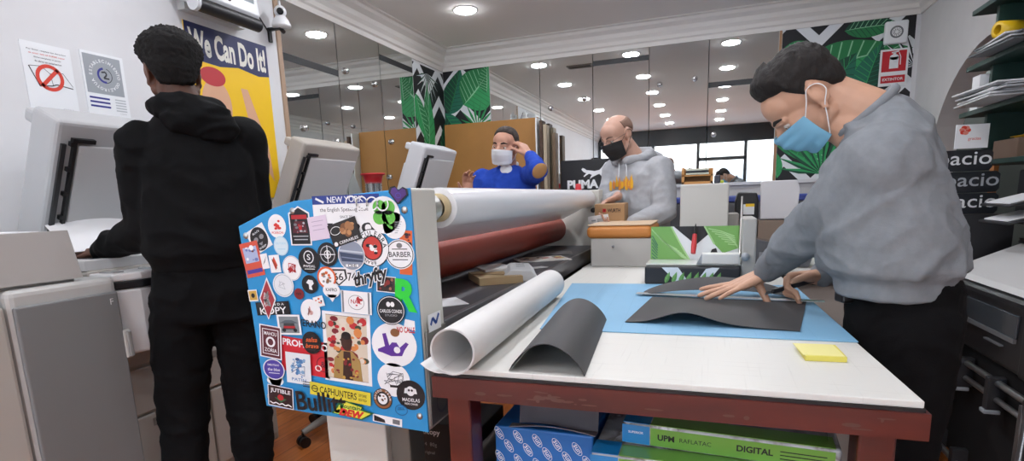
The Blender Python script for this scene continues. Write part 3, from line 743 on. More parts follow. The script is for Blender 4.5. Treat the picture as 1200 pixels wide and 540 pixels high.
def TX(t, w, h, m, x=0, y=0, d=2*E_, bold=.012, shear=0): return lambda b, f: b.text(t, S(x), T(y), m, f, w=S(w), h=T(h), d=d, bold=bold, shear=shear)
def EL(rx, ry, m, x=0, y=0, d=2*E_): return lambda b, f: b.ell(S(x), T(y), S(rx), T(ry), m, f, d)
def RG(rx, ry, t, m, x=0, y=0, d=2*E_): return lambda b, f: b.ring(S(x), T(y), S(rx), T(ry), S(t), m, f, d)
def PL(pts, m, d=2*E_): return lambda b, f: b.poly([(S(x), T(y)) for x, y in pts], m, f, d)
def LN(pts, t, m, d=2*E_): return lambda b, f: b.line([(S(x), T(y)) for x, y in pts], S(t), m, f, d)
def scribble(n, rx, ry, m, seed, t=.7, x=0, y=0, d=3*E_):
    def fn(b, f):
        r = random.Random(seed); p = (0, 0)
        for k in range(n):
            q = (r.uniform(-rx, rx), r.uniform(-ry, ry)); b.line([(S(x+p[0]), T(y+p[1])), (S(x+q[0]), T(y+q[1]))], S(t), m, f, d); p = q
    return fn
def blobs(n, rx, ry, cols, seed, r0=1, r1=3, x=0, y=0, d=3*E_):
    def fn(b, f):
        r = random.Random(seed)
        for k in range(n): q = r.uniform(r0, r1); b.ell(S(x+r.uniform(-rx, rx)), T(y+r.uniform(-ry, ry)), S(q), T(q*r.uniform(.6, 1.3)), r.choice(cols), f, d+k*E_*.2, seg=9)
    return fn
def border(w, h, m, inner, t=2): return both(R_(w, h, m), R_(w-2*t, h-2*t, inner, d=E_))
# number plate sticker with the state name
sticker(-0.7459, 1.1776, 0, 'white licence plate sticker with a blue header', both(R_(74, 46, K2), R_(74, 10, mat('#2a3f8c', .4), y=18, d=E_), TX('NEW YORK', 40, 7, K2, y=18), TX('the English Speaking Society', 58, 6, K1, y=6, bold=0), TX('SINCE 201', 14, 3, K1, y=-2, bold=0), LN([(-33, 20), (-24, 15)], 2, K2), TX('7490', 60, 12, K1, y=-15)))
sticker(-0.7808, 1.0410, 0, 'white road number sticker', both(R_(40, 22, K2), PL([(-9, 9), (9, 9), (10, -2), (0, -11), (-10, -2)], K1), PL([(-7, 7), (7, 7), (8, -2), (0, -9), (-8, -2)], K2, 3*E_), TX('66', 11, 9, K1, d=4*E_), TX('D', 6, 12, K1, x=-16), TX('74', 9, 10, K1, x=15)))
sticker(-0.6031, 1.0951, -4, 'orange sticker with a dark emblem', both(R_(13, 50, ORG), blobs(14, 5, 22, [BRN, K1, MAR], 3)))
sticker(-0.6180, 1.0914, 0, 'round white barber sticker', both(disc(15, 17, K2), RG(14, 16, .8, K1), TX('BARBER', 23, 6, K1), LN([(-8, 6), (8, 6)], .8, K1), LN([(-8, -6), (8, -6)], .8, K1), EL(3, 3, mat('#777777', .5), y=10)))
sticker(-0.9955, 1.1274, 26, 'white square sticker with a black disc and skull', both(R_(25, 31, K2), EL(11, 15, K1, d=E_), EL(3, 3, mat('#8d8f92', .5), x=-4, y=1), EL(3, 3, mat('#8d8f92', .5), x=4, y=1), PL([(-3, -5), (3, -5), (0, -9)], mat('#8d8f92', .5)), TX('BLACK', 10, 2.4, K2, y=9), TX('SHEEP', 10, 2.4, K2, y=-11)))
sticker(-1.0235, 1.0787, 10, 'red orange rectangle sticker with blue figures', both(R_(24, 44, mat('#d0553f', .4)), R_(18, 20, mat('#a9b7d9', .4), y=6, d=E_), blobs(10, 7, 9, [mat('#6a79b8', .4), K2, MAR], 5, y=6), R_(20, 5, VIO, y=-15, d=E_)))
sticker(-0.9385, 1.1565, 0, 'round white sticker with a small red figure', both(disc(11, 14.5, K2), blobs(7, 3, 5, [mat('#d5352f', .4)], 2, 1, 2.6, y=2), TX('PORRON', 14, 3, mat('#d5352f', .4), y=-8)))
sticker(-0.9324, 1.1110, 0, 'round pale blue sticker', both(disc(9, 12, mat('#d3e6ee', .4)), RG(8.6, 11.5, .6, LBL), TX('OUTSIDE', 13, 2.5, LBL, y=3), LN([(-5, -4), (5, -4)], .7, LBL)))
sticker(-0.8730, 1.1554, 0, 'black sticker with a red and grey building', both(PL([(-12.5, -23), (12.5, -23), (12.5, 16), (0, 24), (-12.5, 16)], K2, 0), PL([(-11, -21.5), (11, -21.5), (11, 14.5), (0, 22), (-11, 14.5)], K1, E_), R_(18, 5, K3, y=11, d=2*E_), PL([(-9, -8), (9, -8), (6, 6), (-6, 6)], MAR), blobs(16, 6, 8, [mat('#b9bbbf', .4), K3, mat('#77797d', .4)], 8, .8, 2), R_(18, 1.2, mat('#b9bbbf', .4), y=-12, d=2*E_), R_(16, 1.2, mat('#b9bbbf', .4), y=-16, d=2*E_)))
sticker(-0.8217, 1.1508, 7, 'pale pink note sticker', both(R_(22, 28, mat('#ddcfe0', .5)), LN([(-7, 8), (7, 8)], .5, mat('#a99bb5', .5)), LN([(-7, 3), (5, 3)], .5, mat('#a99bb5', .5)), LN([(-7, -2), (7, -2)], .5, mat('#a99bb5', .5))))
sticker(-0.9853, 1.0748, 8, 'small white card with a black mark', both(R_(9, 19, K2), PL([(-3, -4), (3, 6), (0, -1)], K1)))
sticker(-0.9557, 1.0689, 4, 'small white card with a red feather', both(R_(13, 22, K2), PL([(-3, 4), (0, 9), (3, -2), (0, -8)], mat('#c7472c', .4)), LN([(-3, 6), (2, -6)], .8, mat('#3b6a45', .4))))
sticker(-0.9072, 1.0592, 0, 'round white sticker with a red sketched bird', both(disc(11.5, 15.5, K2), RG(11, 15, .7, mat('#c8ccd0', .4)), scribble(16, 6, 7, K3, 4, .8), blobs(5, 3, 4, [K3], 4)))
sticker(-0.8564, 1.0775, 0, 'round black sticker with a white ring emblem', both(disc(12.5, 16, K1), RG(6, 8, 1, K2, y=4), TX('S', 4, 7, K2, y=4), TX('PWDAL', 14, 3, K2, y=-7), LN([(-6, -10.5), (6, -10.5)], .6, K2)))
sticker(-0.8608, 1.0219, 0, 'round black sticker with a white bird', both(disc(9.5, 11.5, K1), PL([(-4, 2), (-1, 6), (4, 5), (5, 1), (2, -2), (3, -7), (-1, -6), (-1, 0)], K2)))
sticker(-0.8030, 1.0912, 0, 'round black compass sticker', both(disc(11.7, 14.5, K1), RG(8.5, 10.5, .9, mat('#b9bbbf', .4)), RG(4, 5, .8, K2), LN([(-9, 0), (9, 0)], .9, K2), LN([(0, -11), (0, 11)], .9, K2), PL([(-1.5, 0), (0, 8), (1.5, 0), (0, -8)], K2, 3*E_)))
sticker(-0.8113, 1.0386, 0, 'round white sticker with an orange ring', both(disc(11, 13.5, ORG), EL(9, 11, K2, d=E_), blobs(16, 6, 7, [ORG, BRN, mat('#888888', .5)], 6, .7, 2)))
sticker(-0.9374, 1.0184, 0, 'large plain round white sticker', both(disc(13, 15, mat('#e3e8ec', .4)), RG(11.5, 13.5, .5, mat('#aab4bb', .4)), scribble(8, 6, 7, mat('#b5bec5', .4), 12, .5)))
sticker(-0.9877, 0.9862, -4, 'red and black diamond sticker', both(PL([(0, 27), (10.5, 0), (0, -27), (-10.5, 0)], K2, 0), PL([(0, 24.5), (9, 0), (0, -24.5), (-9, 0)], MAR, E_), scribble(30, 5, 10, K2, 9, .6), blobs(10, 4, 9, [mat('#c9343a', .4)], 9, .7, 1.6)))
sticker(-0.9758, 0.9616, 4, 'black bar sticker with white letters', both(R_(43, 17, K1), TX('KOPY', 34, 9, K2, y=-3), TX('N D A', 14, 3, K2, x=8, y=5)))
sticker(-1.0314, 0.9913, 5, 'small yellow photograph sticker', both(R_(12, 15, K2), R_(10, 12, GLD, d=E_), EL(2.4, 3, K1)))
sticker(-0.9880, 0.9841, -4, 'red and white diamond sticker', both(PL([(0, 27), (10.5, 0), (0, -27), (-10.5, 0)], K2, 0), PL([(0, 24.5), (9, 0), (0, -24.5), (-9, 0)], mat('#a3333b', .4), E_), scribble(34, 5, 11, K2, 9, .6)))
sticker(-0.8938, 0.9990, 0, 'small round dark red sticker', both(disc(6, 7, mat('#7c1f26', .4)), TX('no', 6, 3, K1)))
sticker(-0.8391, 0.9824, 14, 'tiny white card sticker', both(R_(12, 13, K2), blobs(5, 3, 4, [K3, K1, ORG], 3, .8, 1.8)))
sticker(-0.8647, 0.9593, 0, 'round white sticker with a faint hare', both(disc(12, 15, K2), scribble(9, 4, 6, mat('#c98a86', .4), 31, .7), EL(3, 3, mat('#d9b3ad', .4), y=-2)))
sticker(-0.8005, 1.0093, 0, 'white drop shaped sticker', both(disc(10, 9, K2), PL([(-6, -5), (6, -5), (0, -14)], K2, 0), TX('KAFRO', 13, 4, K1, y=1)))
sticker(-0.8648, 0.9286, -4, 'black lettering sticker', both(TX('VERANO', 34, 9, K1, d=E_)))
sticker(-0.9312, 0.9236, 2, 'white framed photograph of a dark truck', both(border(29, 26, K2, mat('#7c868b', .4), 2.4), PL([(-8, -6), (8, -6), (6, 5), (-6, 5)], mat('#3a4146', .4)), R_(14, 3, K3, y=-3, d=3*E_), EL(2.4, 2.4, K1, x=-7, y=-7), EL(2.4, 2.4, K1, x=7, y=-7), PL([(-12, 2), (12, 2), (4, 6), (-4, 6)], mat('#54616a', .4), 3*E_)))
sticker(-0.9927, 0.8781, -6, 'maroon framed label with a pale lion face', both(border(28, 44, K2, MAR, 1.5), R_(21, 34, K2, d=2*E_), R_(19, 32, MAR, d=3*E_), EL(6, 7, K2, d=4*E_), EL(3.5, 4.5, MAR, d=5*E_), TX('MAHOU', 16, 5, K2, y=11, d=4*E_), TX('ZORIA', 16, 5, K2, y=-11, d=4*E_)))
sticker(-0.8972, 0.8455, -5, 'red rectangle sticker with white prohibition lettering', both(R_(60, 46, mat('#cb2430', .4)), TX('PROHIBIDO', 56, 9, K2, y=16, bold=.03), TX('O', 8, 8, K2, x=16, y=-12), RG(8, 10, .9, MAR, x=22, y=-6), TX('&', 6, 8, MAR, x=22, y=-6)))
sticker(-0.8703, 0.8829, 0, 'round black sticker with orange script', both(disc(11.5, 14.5, K1), TX('salsa', 14, 6, ORG, y=4, shear=.3, bold=.02), TX('brava', 16, 6, ORG, y=-4, shear=.3, bold=.02)))
sticker(-0.9169, 0.8165, -3, 'white sticker with a blue figure', both(R_(31, 41, mat('#dfe6ea', .4)), blobs(22, 8, 13, [mat('#4a7fb5', .4), mat('#7fa8cc', .4), mat('#2d4f80', .4)], 21, 1, 3), TX('PATIN', 18, 4, mat('#4a7fb5', .4), y=-15), scribble(10, 9, 12, mat('#2d4f80', .4), 5, .6)))
sticker(-0.9962, 0.7777, 0, 'white drip shaped sticker under the purple disc', both(disc(11, 7, K2), PL([(-13, 12), (13, 12), (5, -8), (-2, -12)], K2, 0)))
sticker(-0.9919, 0.8088, 0, 'round purple sticker with white script', both(disc(14, 14, K2), EL(12.8, 12.8, VIO, d=E_), TX('the blue', 16, 4, K2, shear=.2), TX('EMBUTIDOS', 15, 2.6, K2, y=6), LN([(-7, -5), (7, -5)], .7, K2)))
sticker(-0.9804, 0.7392, -5, 'dark maroon sticker with white blackletter word', both(border(33, 29, K2, mat('#2c1016', .4), 1), TX('JUTIBLE', 26, 7, K2, y=7, bold=.02), PL([(-8, -2), (8, -2), (0, -8)], mat('#2f6e45', .4)), EL(4, 4, K3, y=-1, d=3*E_), LN([(-14, -9), (-10, -11), (-6, -9), (-2, -11), (2, -9), (6, -11), (10, -9), (14, -11)], 1.3, K2)))
sticker(-0.8708, 0.7751, -3, 'thin black stripe sticker', both(LN([(-16, 4), (14, 4)], .9, K1, E_), LN([(-16, 1), (14, 1)], .9, K1, E_), LN([(-16, -2), (14, -2)], .9, K1, E_)))
sticker(-0.7753, 0.8740, -3, 'white framed photograph of a person among red flowers', both(border(55, 89, K2, mat('#4a2a22', .4), 4), R_(47, 80, mat('#d9cdb9', .5), d=2*E_), blobs(70, 21, 37, [mat('#c02f33', .4), mat('#e0d6c8', .4), mat('#7d1f28', .4), mat('#d98a4a', .4), mat('#3f4a38', .4)], 41, 2, 5),
    PL([(-17, -40), (17, -40), (15, -14), (6, -3), (-6, -3), (-15, -14)], mat('#a88a4f', .4), 8*E_+.0005), PL([(-6, -40), (6, -40), (4, -4), (-4, -4)], mat('#3a221a', .4), 8*E_+.00056), EL(6.5, 11, mat('#3f231a', .4), y=8, d=.00092), EL(5.5, 5, mat('#181112', .4), y=16, d=.00100), blobs(18, 12, 14, [mat('#c02f33', .4), GLD, mat('#7d1f28', .4)], 17, 1, 2.4, y=-26, d=.00106)))
sticker(-0.7365, 0.9836, -3, 'white notebook style sticker with red lettering', both(R_(34, 27, K2), LN([(-15, -13), (-15, 13)], 2, mat('#7a8086', .4)), LN([(14, -13), (14, 13)], 2, mat('#7a8086', .4)), blobs(7, 6, 6, [K3], 13, 1, 2.4), TX('NAIL', 12, 5, K3, y=1), RG(9, 9, .6, mat('#999999', .5))))
sticker(-0.6856, 1.1053, 0, 'round white and black venue sticker with a red snake', both(disc(18, 22, K1), EL(17.3, 21, K2, d=E_), EL(11.5, 14.5, K1), EL(10, 13, mat('#c93a31', .4), d=3*E_), blobs(8, 4, 6, [K1, K2], 15, 1.5, 3, d=4*E_), lambda b, f: b.arc_text('CULEBRA', 0, 0, T(17.2), T(5.6), K1, f, 3*E_, 70, 20), lambda b, f: b.arc_text('BRAND', 0, 0, T(17.2), T(4), K1, f, 3*E_, 250, 14)))
sticker(-0.7394, 1.0894, 0, 'round photograph sticker of blue denim', both(disc(15, 18, K2), EL(14.3, 17, mat('#8d97a8', .4), d=E_), PL([(-13, 4), (13, 0), (12, -8), (-11, -7)], mat('#3d4a63', .4)), LN([(-13, 6), (13, 3)], 1.6, mat('#c4ccd6', .4)), LN([(-11, -2), (12, -5)], 1, mat('#7d8aa3', .4), 3*E_), R_(14, 3, K2, y=-12, d=2*E_), TX('OHI', 9, 4, K1, y=-12, d=3*E_)))
sticker(-0.7520, 1.1404, 16, 'tilted black sticker with brown hands', both(R_(33, 27, mat('#23211f', .4)), blobs(16, 6, 5, [mat('#a5744a', .4), mat('#7d5232', .4), mat('#c08d5c', .4)], 23, 2, 4, x=4, y=2), RG(6, 5, .6, K2, x=-9, y=5), TX('CERRABLES', 22, 3.4, K2, x=2, y=-10), EL(2.2, 2.6, K2, x=-13, y=-10)))
sticker(-0.6498, 1.1754, 0, 'white sticker with a green four-leaf clover', both(disc(17, 21, K2), EL(12, 15, K2, x=10, y=-12, d=0), *[EL(7, 8, mat('#63bb48', .4), x=6.5*math.cos(a), y=3+8*math.sin(a)) for a in (.7, 2.3, 3.9, 5.5)], LN([(0, 0), (4, -12), (8, -15)], 2.6, mat('#63bb48', .4)), TX('HAVE LUCK', 18, 3.2, K1, y=3, d=4*E_), *[LN([(10, -8-k*2.4), (18-k, -8-k*2.4)], .6, mat('#9aa0a6', .5)) for k in range(6)]))
sticker(-0.6803, 1.2014, 0, 'row of white ring stickers', both(*[RG(6.5, 8, 1.3, K2, x=-20+11*k, y=1.5-1*k, d=E_) for k in range(4)]))
sticker(-0.6100, 1.2152, -8, 'purple heart sticker', both(PL([(0, -10), (-10, 2), (-9, 8), (-4, 10), (0, 6), (4, 10), (9, 8), (10, 2)], K1, 0), PL([(0, -8), (-8, 2), (-7, 7), (-3.5, 8.4), (0, 4.6), (3.5, 8.4), (7, 7), (8, 2)], mat('#4b2a78', .4), E_), RG(3, 3, .6, VIO)))
sticker(-0.6575, 1.0259, -4, 'small dark photograph of people', both(R_(21, 19, K2), R_(19, 17, mat('#3a2a26', .4), d=E_), blobs(16, 8, 6, [mat('#a06a50', .4), K1, mat('#8d2d2c', .4)], 33, 1, 2.4)))
sticker(-0.6931, 1.0404, 13, 'black script lettering sticker with a white outline', both(lambda b, f: b.text('thryfty', 0, 0, K2, f, w=S(41), h=T(23), d=E_, bold=.085, shear=.25), lambda b, f: b.text('thryfty', 0, 0, K1, f, w=S(38.5), h=T(20.5), d=3*E_, bold=.03, shear=.25)))
sticker(-0.6089, 1.0025, -6, 'bright green letter R sticker', both(TX('R', 24, 37, GBR, d=E_, bold=.05)))
sticker(-0.6483, 0.9691, 0, 'round black sticker with white name lettering', both(disc(15.3, 17.3, K1), RG(14.3, 16.2, .6, K2), TX('CARLOS CONDE', 24, 4, K2, y=-1), EL(2.2, 3, K2, x=-2.2, y=7), EL(2.2, 3, K2, x=2.2, y=7), TX('STUDIO', 13, 2.4, mat('#9a9ca0', .4), y=-6)))
sticker(-0.6495, 0.8895, 0, 'white rounded sticker with a purple horn-sign hand', both(disc(24.5, 27, K2), PL([(12, 22), (24, 18), (24, 30), (14, 32)], K2, 0), PL([(-14, -10), (-4, -14), (8, -13), (11, -6), (16, 2), (13, 4), (6, -3), (3, 3), (-2, 3), (-5, -1), (-8, 14), (-12, 13), (-10, -2), (-18, -6), (-18, -9)], PUR), EL(3.5, 4, K2, x=3, y=-6, d=3*E_), TX('NO CALLE', 19, 7, mat('#c4262e', .4), x=14, y=19, bold=.03), EL(5, 5, BRN, x=2, y=15)))
sticker(-0.6570, 0.8075, 0, 'white sticker with a pencil sketch', both(disc(18, 21, K2), scribble(26, 11, 13, mat('#55585c', .5), 51, .5), R_(15, 3, K1, x=3, y=-8, d=3*E_)))
sticker(-0.6157, 0.7752, 0, 'round black sticker with a white dog head', both(disc(15.5, 18.5, K1), EL(4.5, 6, K2, y=5), PL([(-6, 8), (-3, 9), (-4, 2), (-7, 2)], K2), PL([(6, 8), (3, 9), (4, 2), (7, 2)], K2), EL(1.2, 1.5, K1, x=-1.6, y=6, d=4*E_), EL(1.2, 1.5, K1, x=1.6, y=6, d=4*E_), TX('MADELAS', 19, 4.4, K2, y=-6), TX('RIDE CHASE', 14, 2.4, K2, y=-11)))
sticker(-0.8036, 0.7640, -5, 'yellow bar sticker with black lettering', both(R_(72, 17, mat('#d9cc3a', .4)), TX('CAPHUNTERS', 44, 9, K1, x=-2), RG(4, 4.6, 1, K1, x=-30), LN([(-34, 0), (-26, 0)], .9, K1), TX('STORE', 9, 3.4, K1, x=27, y=2.6), TX('ESTD', 9, 3, K1, x=27, y=-3)))
sticker(-0.6896, 0.7598, 0, 'round brown and orange badge sticker', both(disc(10.7, 13.2, K1), RG(9.8, 12.2, 2.4, BRN), EL(5.5, 7, K2), blobs(7, 3, 4, [BRN, K1], 27, .8, 1.6), lambda b, f: b.arc_text('OUTDO YEAH', 0, 0, T(10.6), T(2.8), K2, f, 4*E_, 90, 20)))
sticker(-0.8603, 0.7373, 2, 'large black lettering sticker', both(TX('Bullitt', 62, 26, K1, d=E_, bold=.02)))
sticker(-0.7742, 0.7244, -4, 'green and red soft drink logo sticker', both(PL([(-24, -8), (-16, 6), (-22, 7), (-8, 12), (14, 8), (12, 4), (26, 2), (12, -10), (0, -9)], mat('#1f6b35', .4), 0), PL([(-21, -7), (-14, 5), (-6, 10), (12, 6.5), (10, 2.5), (22, .5), (11, -8.5)], LYE, E_), TX('Mountain', 24, 6, mat('#1f6b35', .4), x=-2, y=4.5, bold=.03, shear=.2), TX('DEW', 30, 10, mat('#d0232b', .4), x=0, y=-4, bold=.06, shear=.3)))
sticker(-0.6815, 0.7089, -5, 'small white rectangle sticker with a black skyline', both(R_(33, 10, K2), PL([(-15, -4), (-2, -4), (-3, 0), (-9, 2), (-15, 3.5)], K1), R_(8, 6, mat('#6a6d71', .4), x=10, d=E_), R_(7, 2, K1, x=10, y=-1)))
sticker(-0.6421, 0.7378, 0, 'small round outline stamp sticker', both(RG(7, 7, .8, mat('#1b5f95', .4), d=E_), LN([(-4, 0), (4, 1)], .7, mat('#1b5f95', .4), E_), TX('SKY', 7, 2.4, mat('#1b5f95', .4), y=2.4, d=E_)))

# things lying on the laminator bed
KR = mat('#b39a73', .7, bump=.05, bscale=300)
def flat(name, u, c, w, h, z, rot, th, m, label, cat, group=None, extra=None):
    fr = Fr((c[0], c[1], z), (math.cos(rot), math.sin(rot), 0), (-math.sin(rot), math.cos(rot), 0))
    b = MB(); b.box(-w/2, w/2, -h/2, h/2, 0, th, m, fr)
    if extra: extra(b, fr, th)
    return tag(obj(name, b), label, cat, group)
def flap(b, fr, th): b.prism([(-.09, .10), (.09, .10), (0, .0)], th, th+.002, mat('#a78c64', .7), fr); b.line([(-.08, .095), (0, .004), (.08, .095)], .002, mat('#6e5a3d', .7), fr, th+.0022)
flat('kraft_envelope', 0, (-.70, 1.77), .15, .19, .919, .62, .024, KR, 'thick brown kraft envelope on the laminator bed', 'envelope', None, lambda b, fr, th: (b.prism([(-.075, .02), (.075, .02), (.02, -.045)], th, th+.002, mat('#a78c64', .7), fr), b.line([(-.075, .02), (.02, -.045), (.075, .02)], .003, mat('#4e4130', .7), fr, th+.0023)))
flat('paper_sheet', 0, (-.755, 1.90), .12, .17, .944, .7, .008, mat('#d4d4d2', .6), 'light grey folded sheet resting on the brown kraft envelope', 'paper')
t = thing('paper_bag', (-.62, 1.86, .919), 'white rolled paper bag with grey print beside the kraft envelope', 'bag')
fr = Fr((-.60, 1.86, .919), (.35, -.94, 0), (.94, .35, 0))
b = MB(); b.prism([(-.055, 0), (.055, 0), (.06, .016), (.04, .038), (-.03, .042), (-.06, .02)], -.11, .11, mat('#d6d8d9', .55), Fr((-.64, 1.86, .919), (.94, .35, 0), (0, 0, 1))); 
f = Fr((-.64, 1.86, .9625), (.35, -.94, 0), (.94, .35, 0)); 
for k in range(4): b.rect(-.06+.035*k, .005, .012, .03, mat('#8e9294', .5), f, .001)
obj('bag_body', b, t, bevel=.004, seg=3)
MAG = ramp_mat('magazine_print', [(0, '#e8e6df'), (.35, '#d8c24a'), (.5, '#33343a'), (.62, '#e9e7e2'), (.8, '#b5524a'), (1, '#5d7c99')], 40, kind='voronoi', stretch=(1, .6, 1), rough=.3)
def pages(b, fr, th): b.box(-.115, .115, -.08, .08, th, th+.001, mat('#eceae6', .4), fr); b.rect(-.03, 0, .15, .11, MAG, fr, th+.0015); b.rect(.083, .01, .045, .09, MAG, fr, th+.0015)
flat('magazine', 0, (-.72, 2.42), .24, .17, .919, .55, .004, mat('#dcdad6', .4), 'open colour magazine lying at the far end of the laminator bed', 'magazine', None, pages)
flat('magazine', 0, (-.74, 2.68), .20, .16, .919, .3, .004, mat('#6b6a6b', .4), 'dark grey printed sheet behind the colour magazine on the laminator bed', 'magazine')
flat('paper_sheet', 0, (-.705, 1.345), .14, .12, .919, .75, .0015, PW, 'loose white sheet on the laminator bed next to the sticker panel', 'paper')
flat('paper_sheet', 0, (-.66, 2.12), .10, .05, .919, .9, .0015, mat('#cfd1d2', .5), 'small strip of paper on the bed between white bag and magazine', 'paper')
# multicopy carton under the laminator
t = thing('paper_carton', (-.85, 1.62, 0), 'black copy paper carton under the laminator beside its leg', 'box')
b = MB(); b.box(-.97, -.69, 1.56, 1.78, .0, .455, mat('#1b1c20', .5)); obj('carton', b, t, bevel=.003)
b = MB(); f = Fr((0, 1.5595, 0), (1, 0, 0), (0, 0, 1)); b.text('Multicopy', -.893, .42, K2, f, w=.105, bold=.02, d=.0006); b.text('A4  80g', -.885, .375, mat('#9a9ca0', .5), f, w=.06, d=.0006, bold=0); b.rect(-.945, .375, .02, .03, mat('#55585c', .5), f, .0006); b.text('Original', -.89, .345, mat('#9a9ca0', .5), f, w=.05, d=.0006, bold=0); obj('print', b, t)
b = MB(); b.sheet(lambda u, v: (-1.02+.26*u, 1.50-.12*v, .012+.06*(1-v)*(.5+.5*math.sin(3*u))), 8, 6, PW, .002); tag(obj('paper_sheet', b), 'crumpled white sheet on the floor beside the black copy paper carton', 'paper')
# ---------------------------------------------------------------- work table in the foreground
MAH = mat('#521a10', .35, var=.35, vscale=14, stretch=(.25, 1, 1), coat=.3); DKW = mat('#1c1413', .5)
def worn_white():
    m = bpy.data.materials.new('worn_white_laminate'); m.use_nodes = True; nt = m.node_tree; b = nt.nodes['Principled BSDF']; b.inputs['Roughness'].default_value = .4
    tc = nt.nodes.new('ShaderNodeTexCoord'); last = None
    fac = []
    for rot, sc in ((.5, (3, 160, 1)), (-.7, (150, 4, 1)), (1.3, (5, 120, 1))):
        mp = nt.nodes.new('ShaderNodeMapping'); mp.inputs['Rotation'].default_value = (0, 0, rot); mp.inputs['Scale'].default_value = sc
        nt.links.new(tc.outputs['Object'], mp.inputs['Vector'])
        n = nt.nodes.new('ShaderNodeTexNoise'); n.inputs['Scale'].default_value = 1; n.inputs['Detail'].default_value = 4
        nt.links.new(mp.outputs['Vector'], n.inputs['Vector'])
        r = nt.nodes.new('ShaderNodeMapRange'); r.inputs['From Min'].default_value = .62; r.inputs['From Max'].default_value = .75; r.inputs['To Max'].default_value = .18
        nt.links.new(n.outputs['Fac'], r.inputs['Value']); fac.append(r.outputs['Result'])
    a1 = nt.nodes.new('ShaderNodeMath'); nt.links.new(fac[0], a1.inputs[0]); nt.links.new(fac[1], a1.inputs[1])
    a2 = nt.nodes.new('ShaderNodeMath'); nt.links.new(a1.outputs[0], a2.inputs[0]); nt.links.new(fac[2], a2.inputs[1])
    mx = nt.nodes.new('ShaderNodeMix'); mx.data_type = 'RGBA'; mx.inputs[6].default_value = lin('#dcdcd6'); mx.inputs[7].default_value = lin('#8f8e88')
    nt.links.new(a2.outputs[0], mx.inputs[0]); nt.links.new(mx.outputs[2], b.inputs['Base Color'])
    return m
TW = worn_white(); TZ = .87
tb = thing('work_table', (-.1, 1.7, 0), 'mahogany worktable with a worn white top in the foreground', 'table')
b = MB(); b.prism([(-.512, .947), (.325, .965), (.268, 2.50), (-.545, 2.50)], TZ-.012, TZ, TW); obj('table_top', b, tb, bevel=.002, label='scratched white laminate top')
b = MB(); b.prism([(-.514, .945), (.327, .963), (.270, 2.502), (-.547, 2.502)], TZ-.018, TZ-.012, DKW); obj('edge_band', b, tb)
b = MB(); b.prism([(-.518, .940), (.333, .958), (.276, 2.51), (-.553, 2.51)], TZ-.062, TZ-.018, MAH)
# scuffed patches on the front rail of the table
fr_ = Fr((-.518, .9395, 0), (.851, .018, 0), (0, 0, 1))
for k in range(26):
    r_ = random.Random(k); x_ = (.20+.10*r_.random() if k < 14 else r_.uniform(.02, .82)); b.ell(x_, TZ-.030-.022*r_.random(), .016*r_.random()+.002, .003*r_.random()+.001, mat('#5f4038', .6), fr_, .0005+k*.00002, seg=9)
obj('apron', b, tb)
for x0, x1, y0, y1 in ((-.505, -.452, .975, 1.035), (.245, .300, .985, 1.045), (-.54, -.47, 2.41, 2.48), (.19, .26, 2.41, 2.48)):
    b = MB(); b.box(x0, x1, y0, y1, 0, TZ-.06, MAH); obj('leg', b, tb, bevel=.005)
b = MB(); b.prism([(-.50, 1.0), (.29, 1.01), (.25, 2.46), (-.53, 2.46)], .40, .425, DKW); obj('lower_shelf', b, tb, bevel=.003)
b = MB(); b.box(-.53, .25, 2.462, 2.475, .30, TZ-.062, DKW); obj('back_panel', b, tb)  # unseen board added to block light reaching under the table from behind
# blue cutting mat
b = MB(); b.prism([(-.395, 1.297), (.3135, 1.317), (.290, 2.08), (-.485, 2.03)], TZ+.0004, TZ+.0034, mat('#7fb2d3', .5, var=.05, vscale=5)); 
for k in range(1, 12): b.line([(-.44+k*.0615, 1.305+k*.0017), (-.475+k*.0615, 2.03)], .0012, mat('#76a9cb', .5), Fr((0, 0, TZ+.0034), (1, 0, 0), (0, 1, 0)), .0003)
tag(obj('cutting_mat', b, bevel=.001), 'light blue cutting mat on the worktable', 'cutting mat')
ZM = TZ+.0036
BKP = mat('#1c1c1f', .55, bump=.04, bscale=500, sheen=.1)
# black sheet under the ruler, front edge rippled
b = MB()
def bs(u, v):
    x0, y0 = -.190+.405*u, 1.402-.02*u; x1, y1 = -.155+.44*u, 1.775-.01*u
    x, y = x0+(x1-x0)*v, y0+(y1-y0)*v
    return (x-.005, y, ZM+.002+(1-v)**1.3*(.030*math.exp(-((u-.33)/.2)**2)+.006*math.sin(PI*u))*(1 if u > 0 else 1)*math.sin(PI*min(1, u*1.0+.0)) )
b.sheet(bs, 28, 16, BKP, .0012); tag(obj('card_sheet', b), 'black card sheet lying under the steel ruler with a rippled front edge', 'card')
# second black sheet arching up behind the ruler
b = MB()
def b2(u, v):
    return (-.195+.46*u, 1.80+.07*v+.01*u, ZM+.003+(.062-.01*v)*math.sin(PI*u)**.8*(.35+.65*v) if 0 < u < 1 else ZM+.003)
b.sheet(b2, 30, 8, BKP, .0012); tag(obj('card_sheet', b), 'black card sheet arching up behind the steel ruler', 'card')
# steel ruler
t = thing('ruler', (0, 1.77, ZM), 'long flat steel ruler held down by the man in the grey sweatshirt', 'ruler')
fr = Fr((.055, 1.775, ZM+.0065), (1, -.115, 0), (.115, 1, 0))
b = MB(); b.box(-.27, .27, -.014, .014, 0, .0014, mat('#c3c6c8', .3, .6), fr); obj('blade', b, t)
b = MB()
for k in range(52): b.rect(-.255+k*.01, -.011, .0007, .004 if k % 5 else .007, CK, fr, .0016)
obj('scale_marks', b, t)
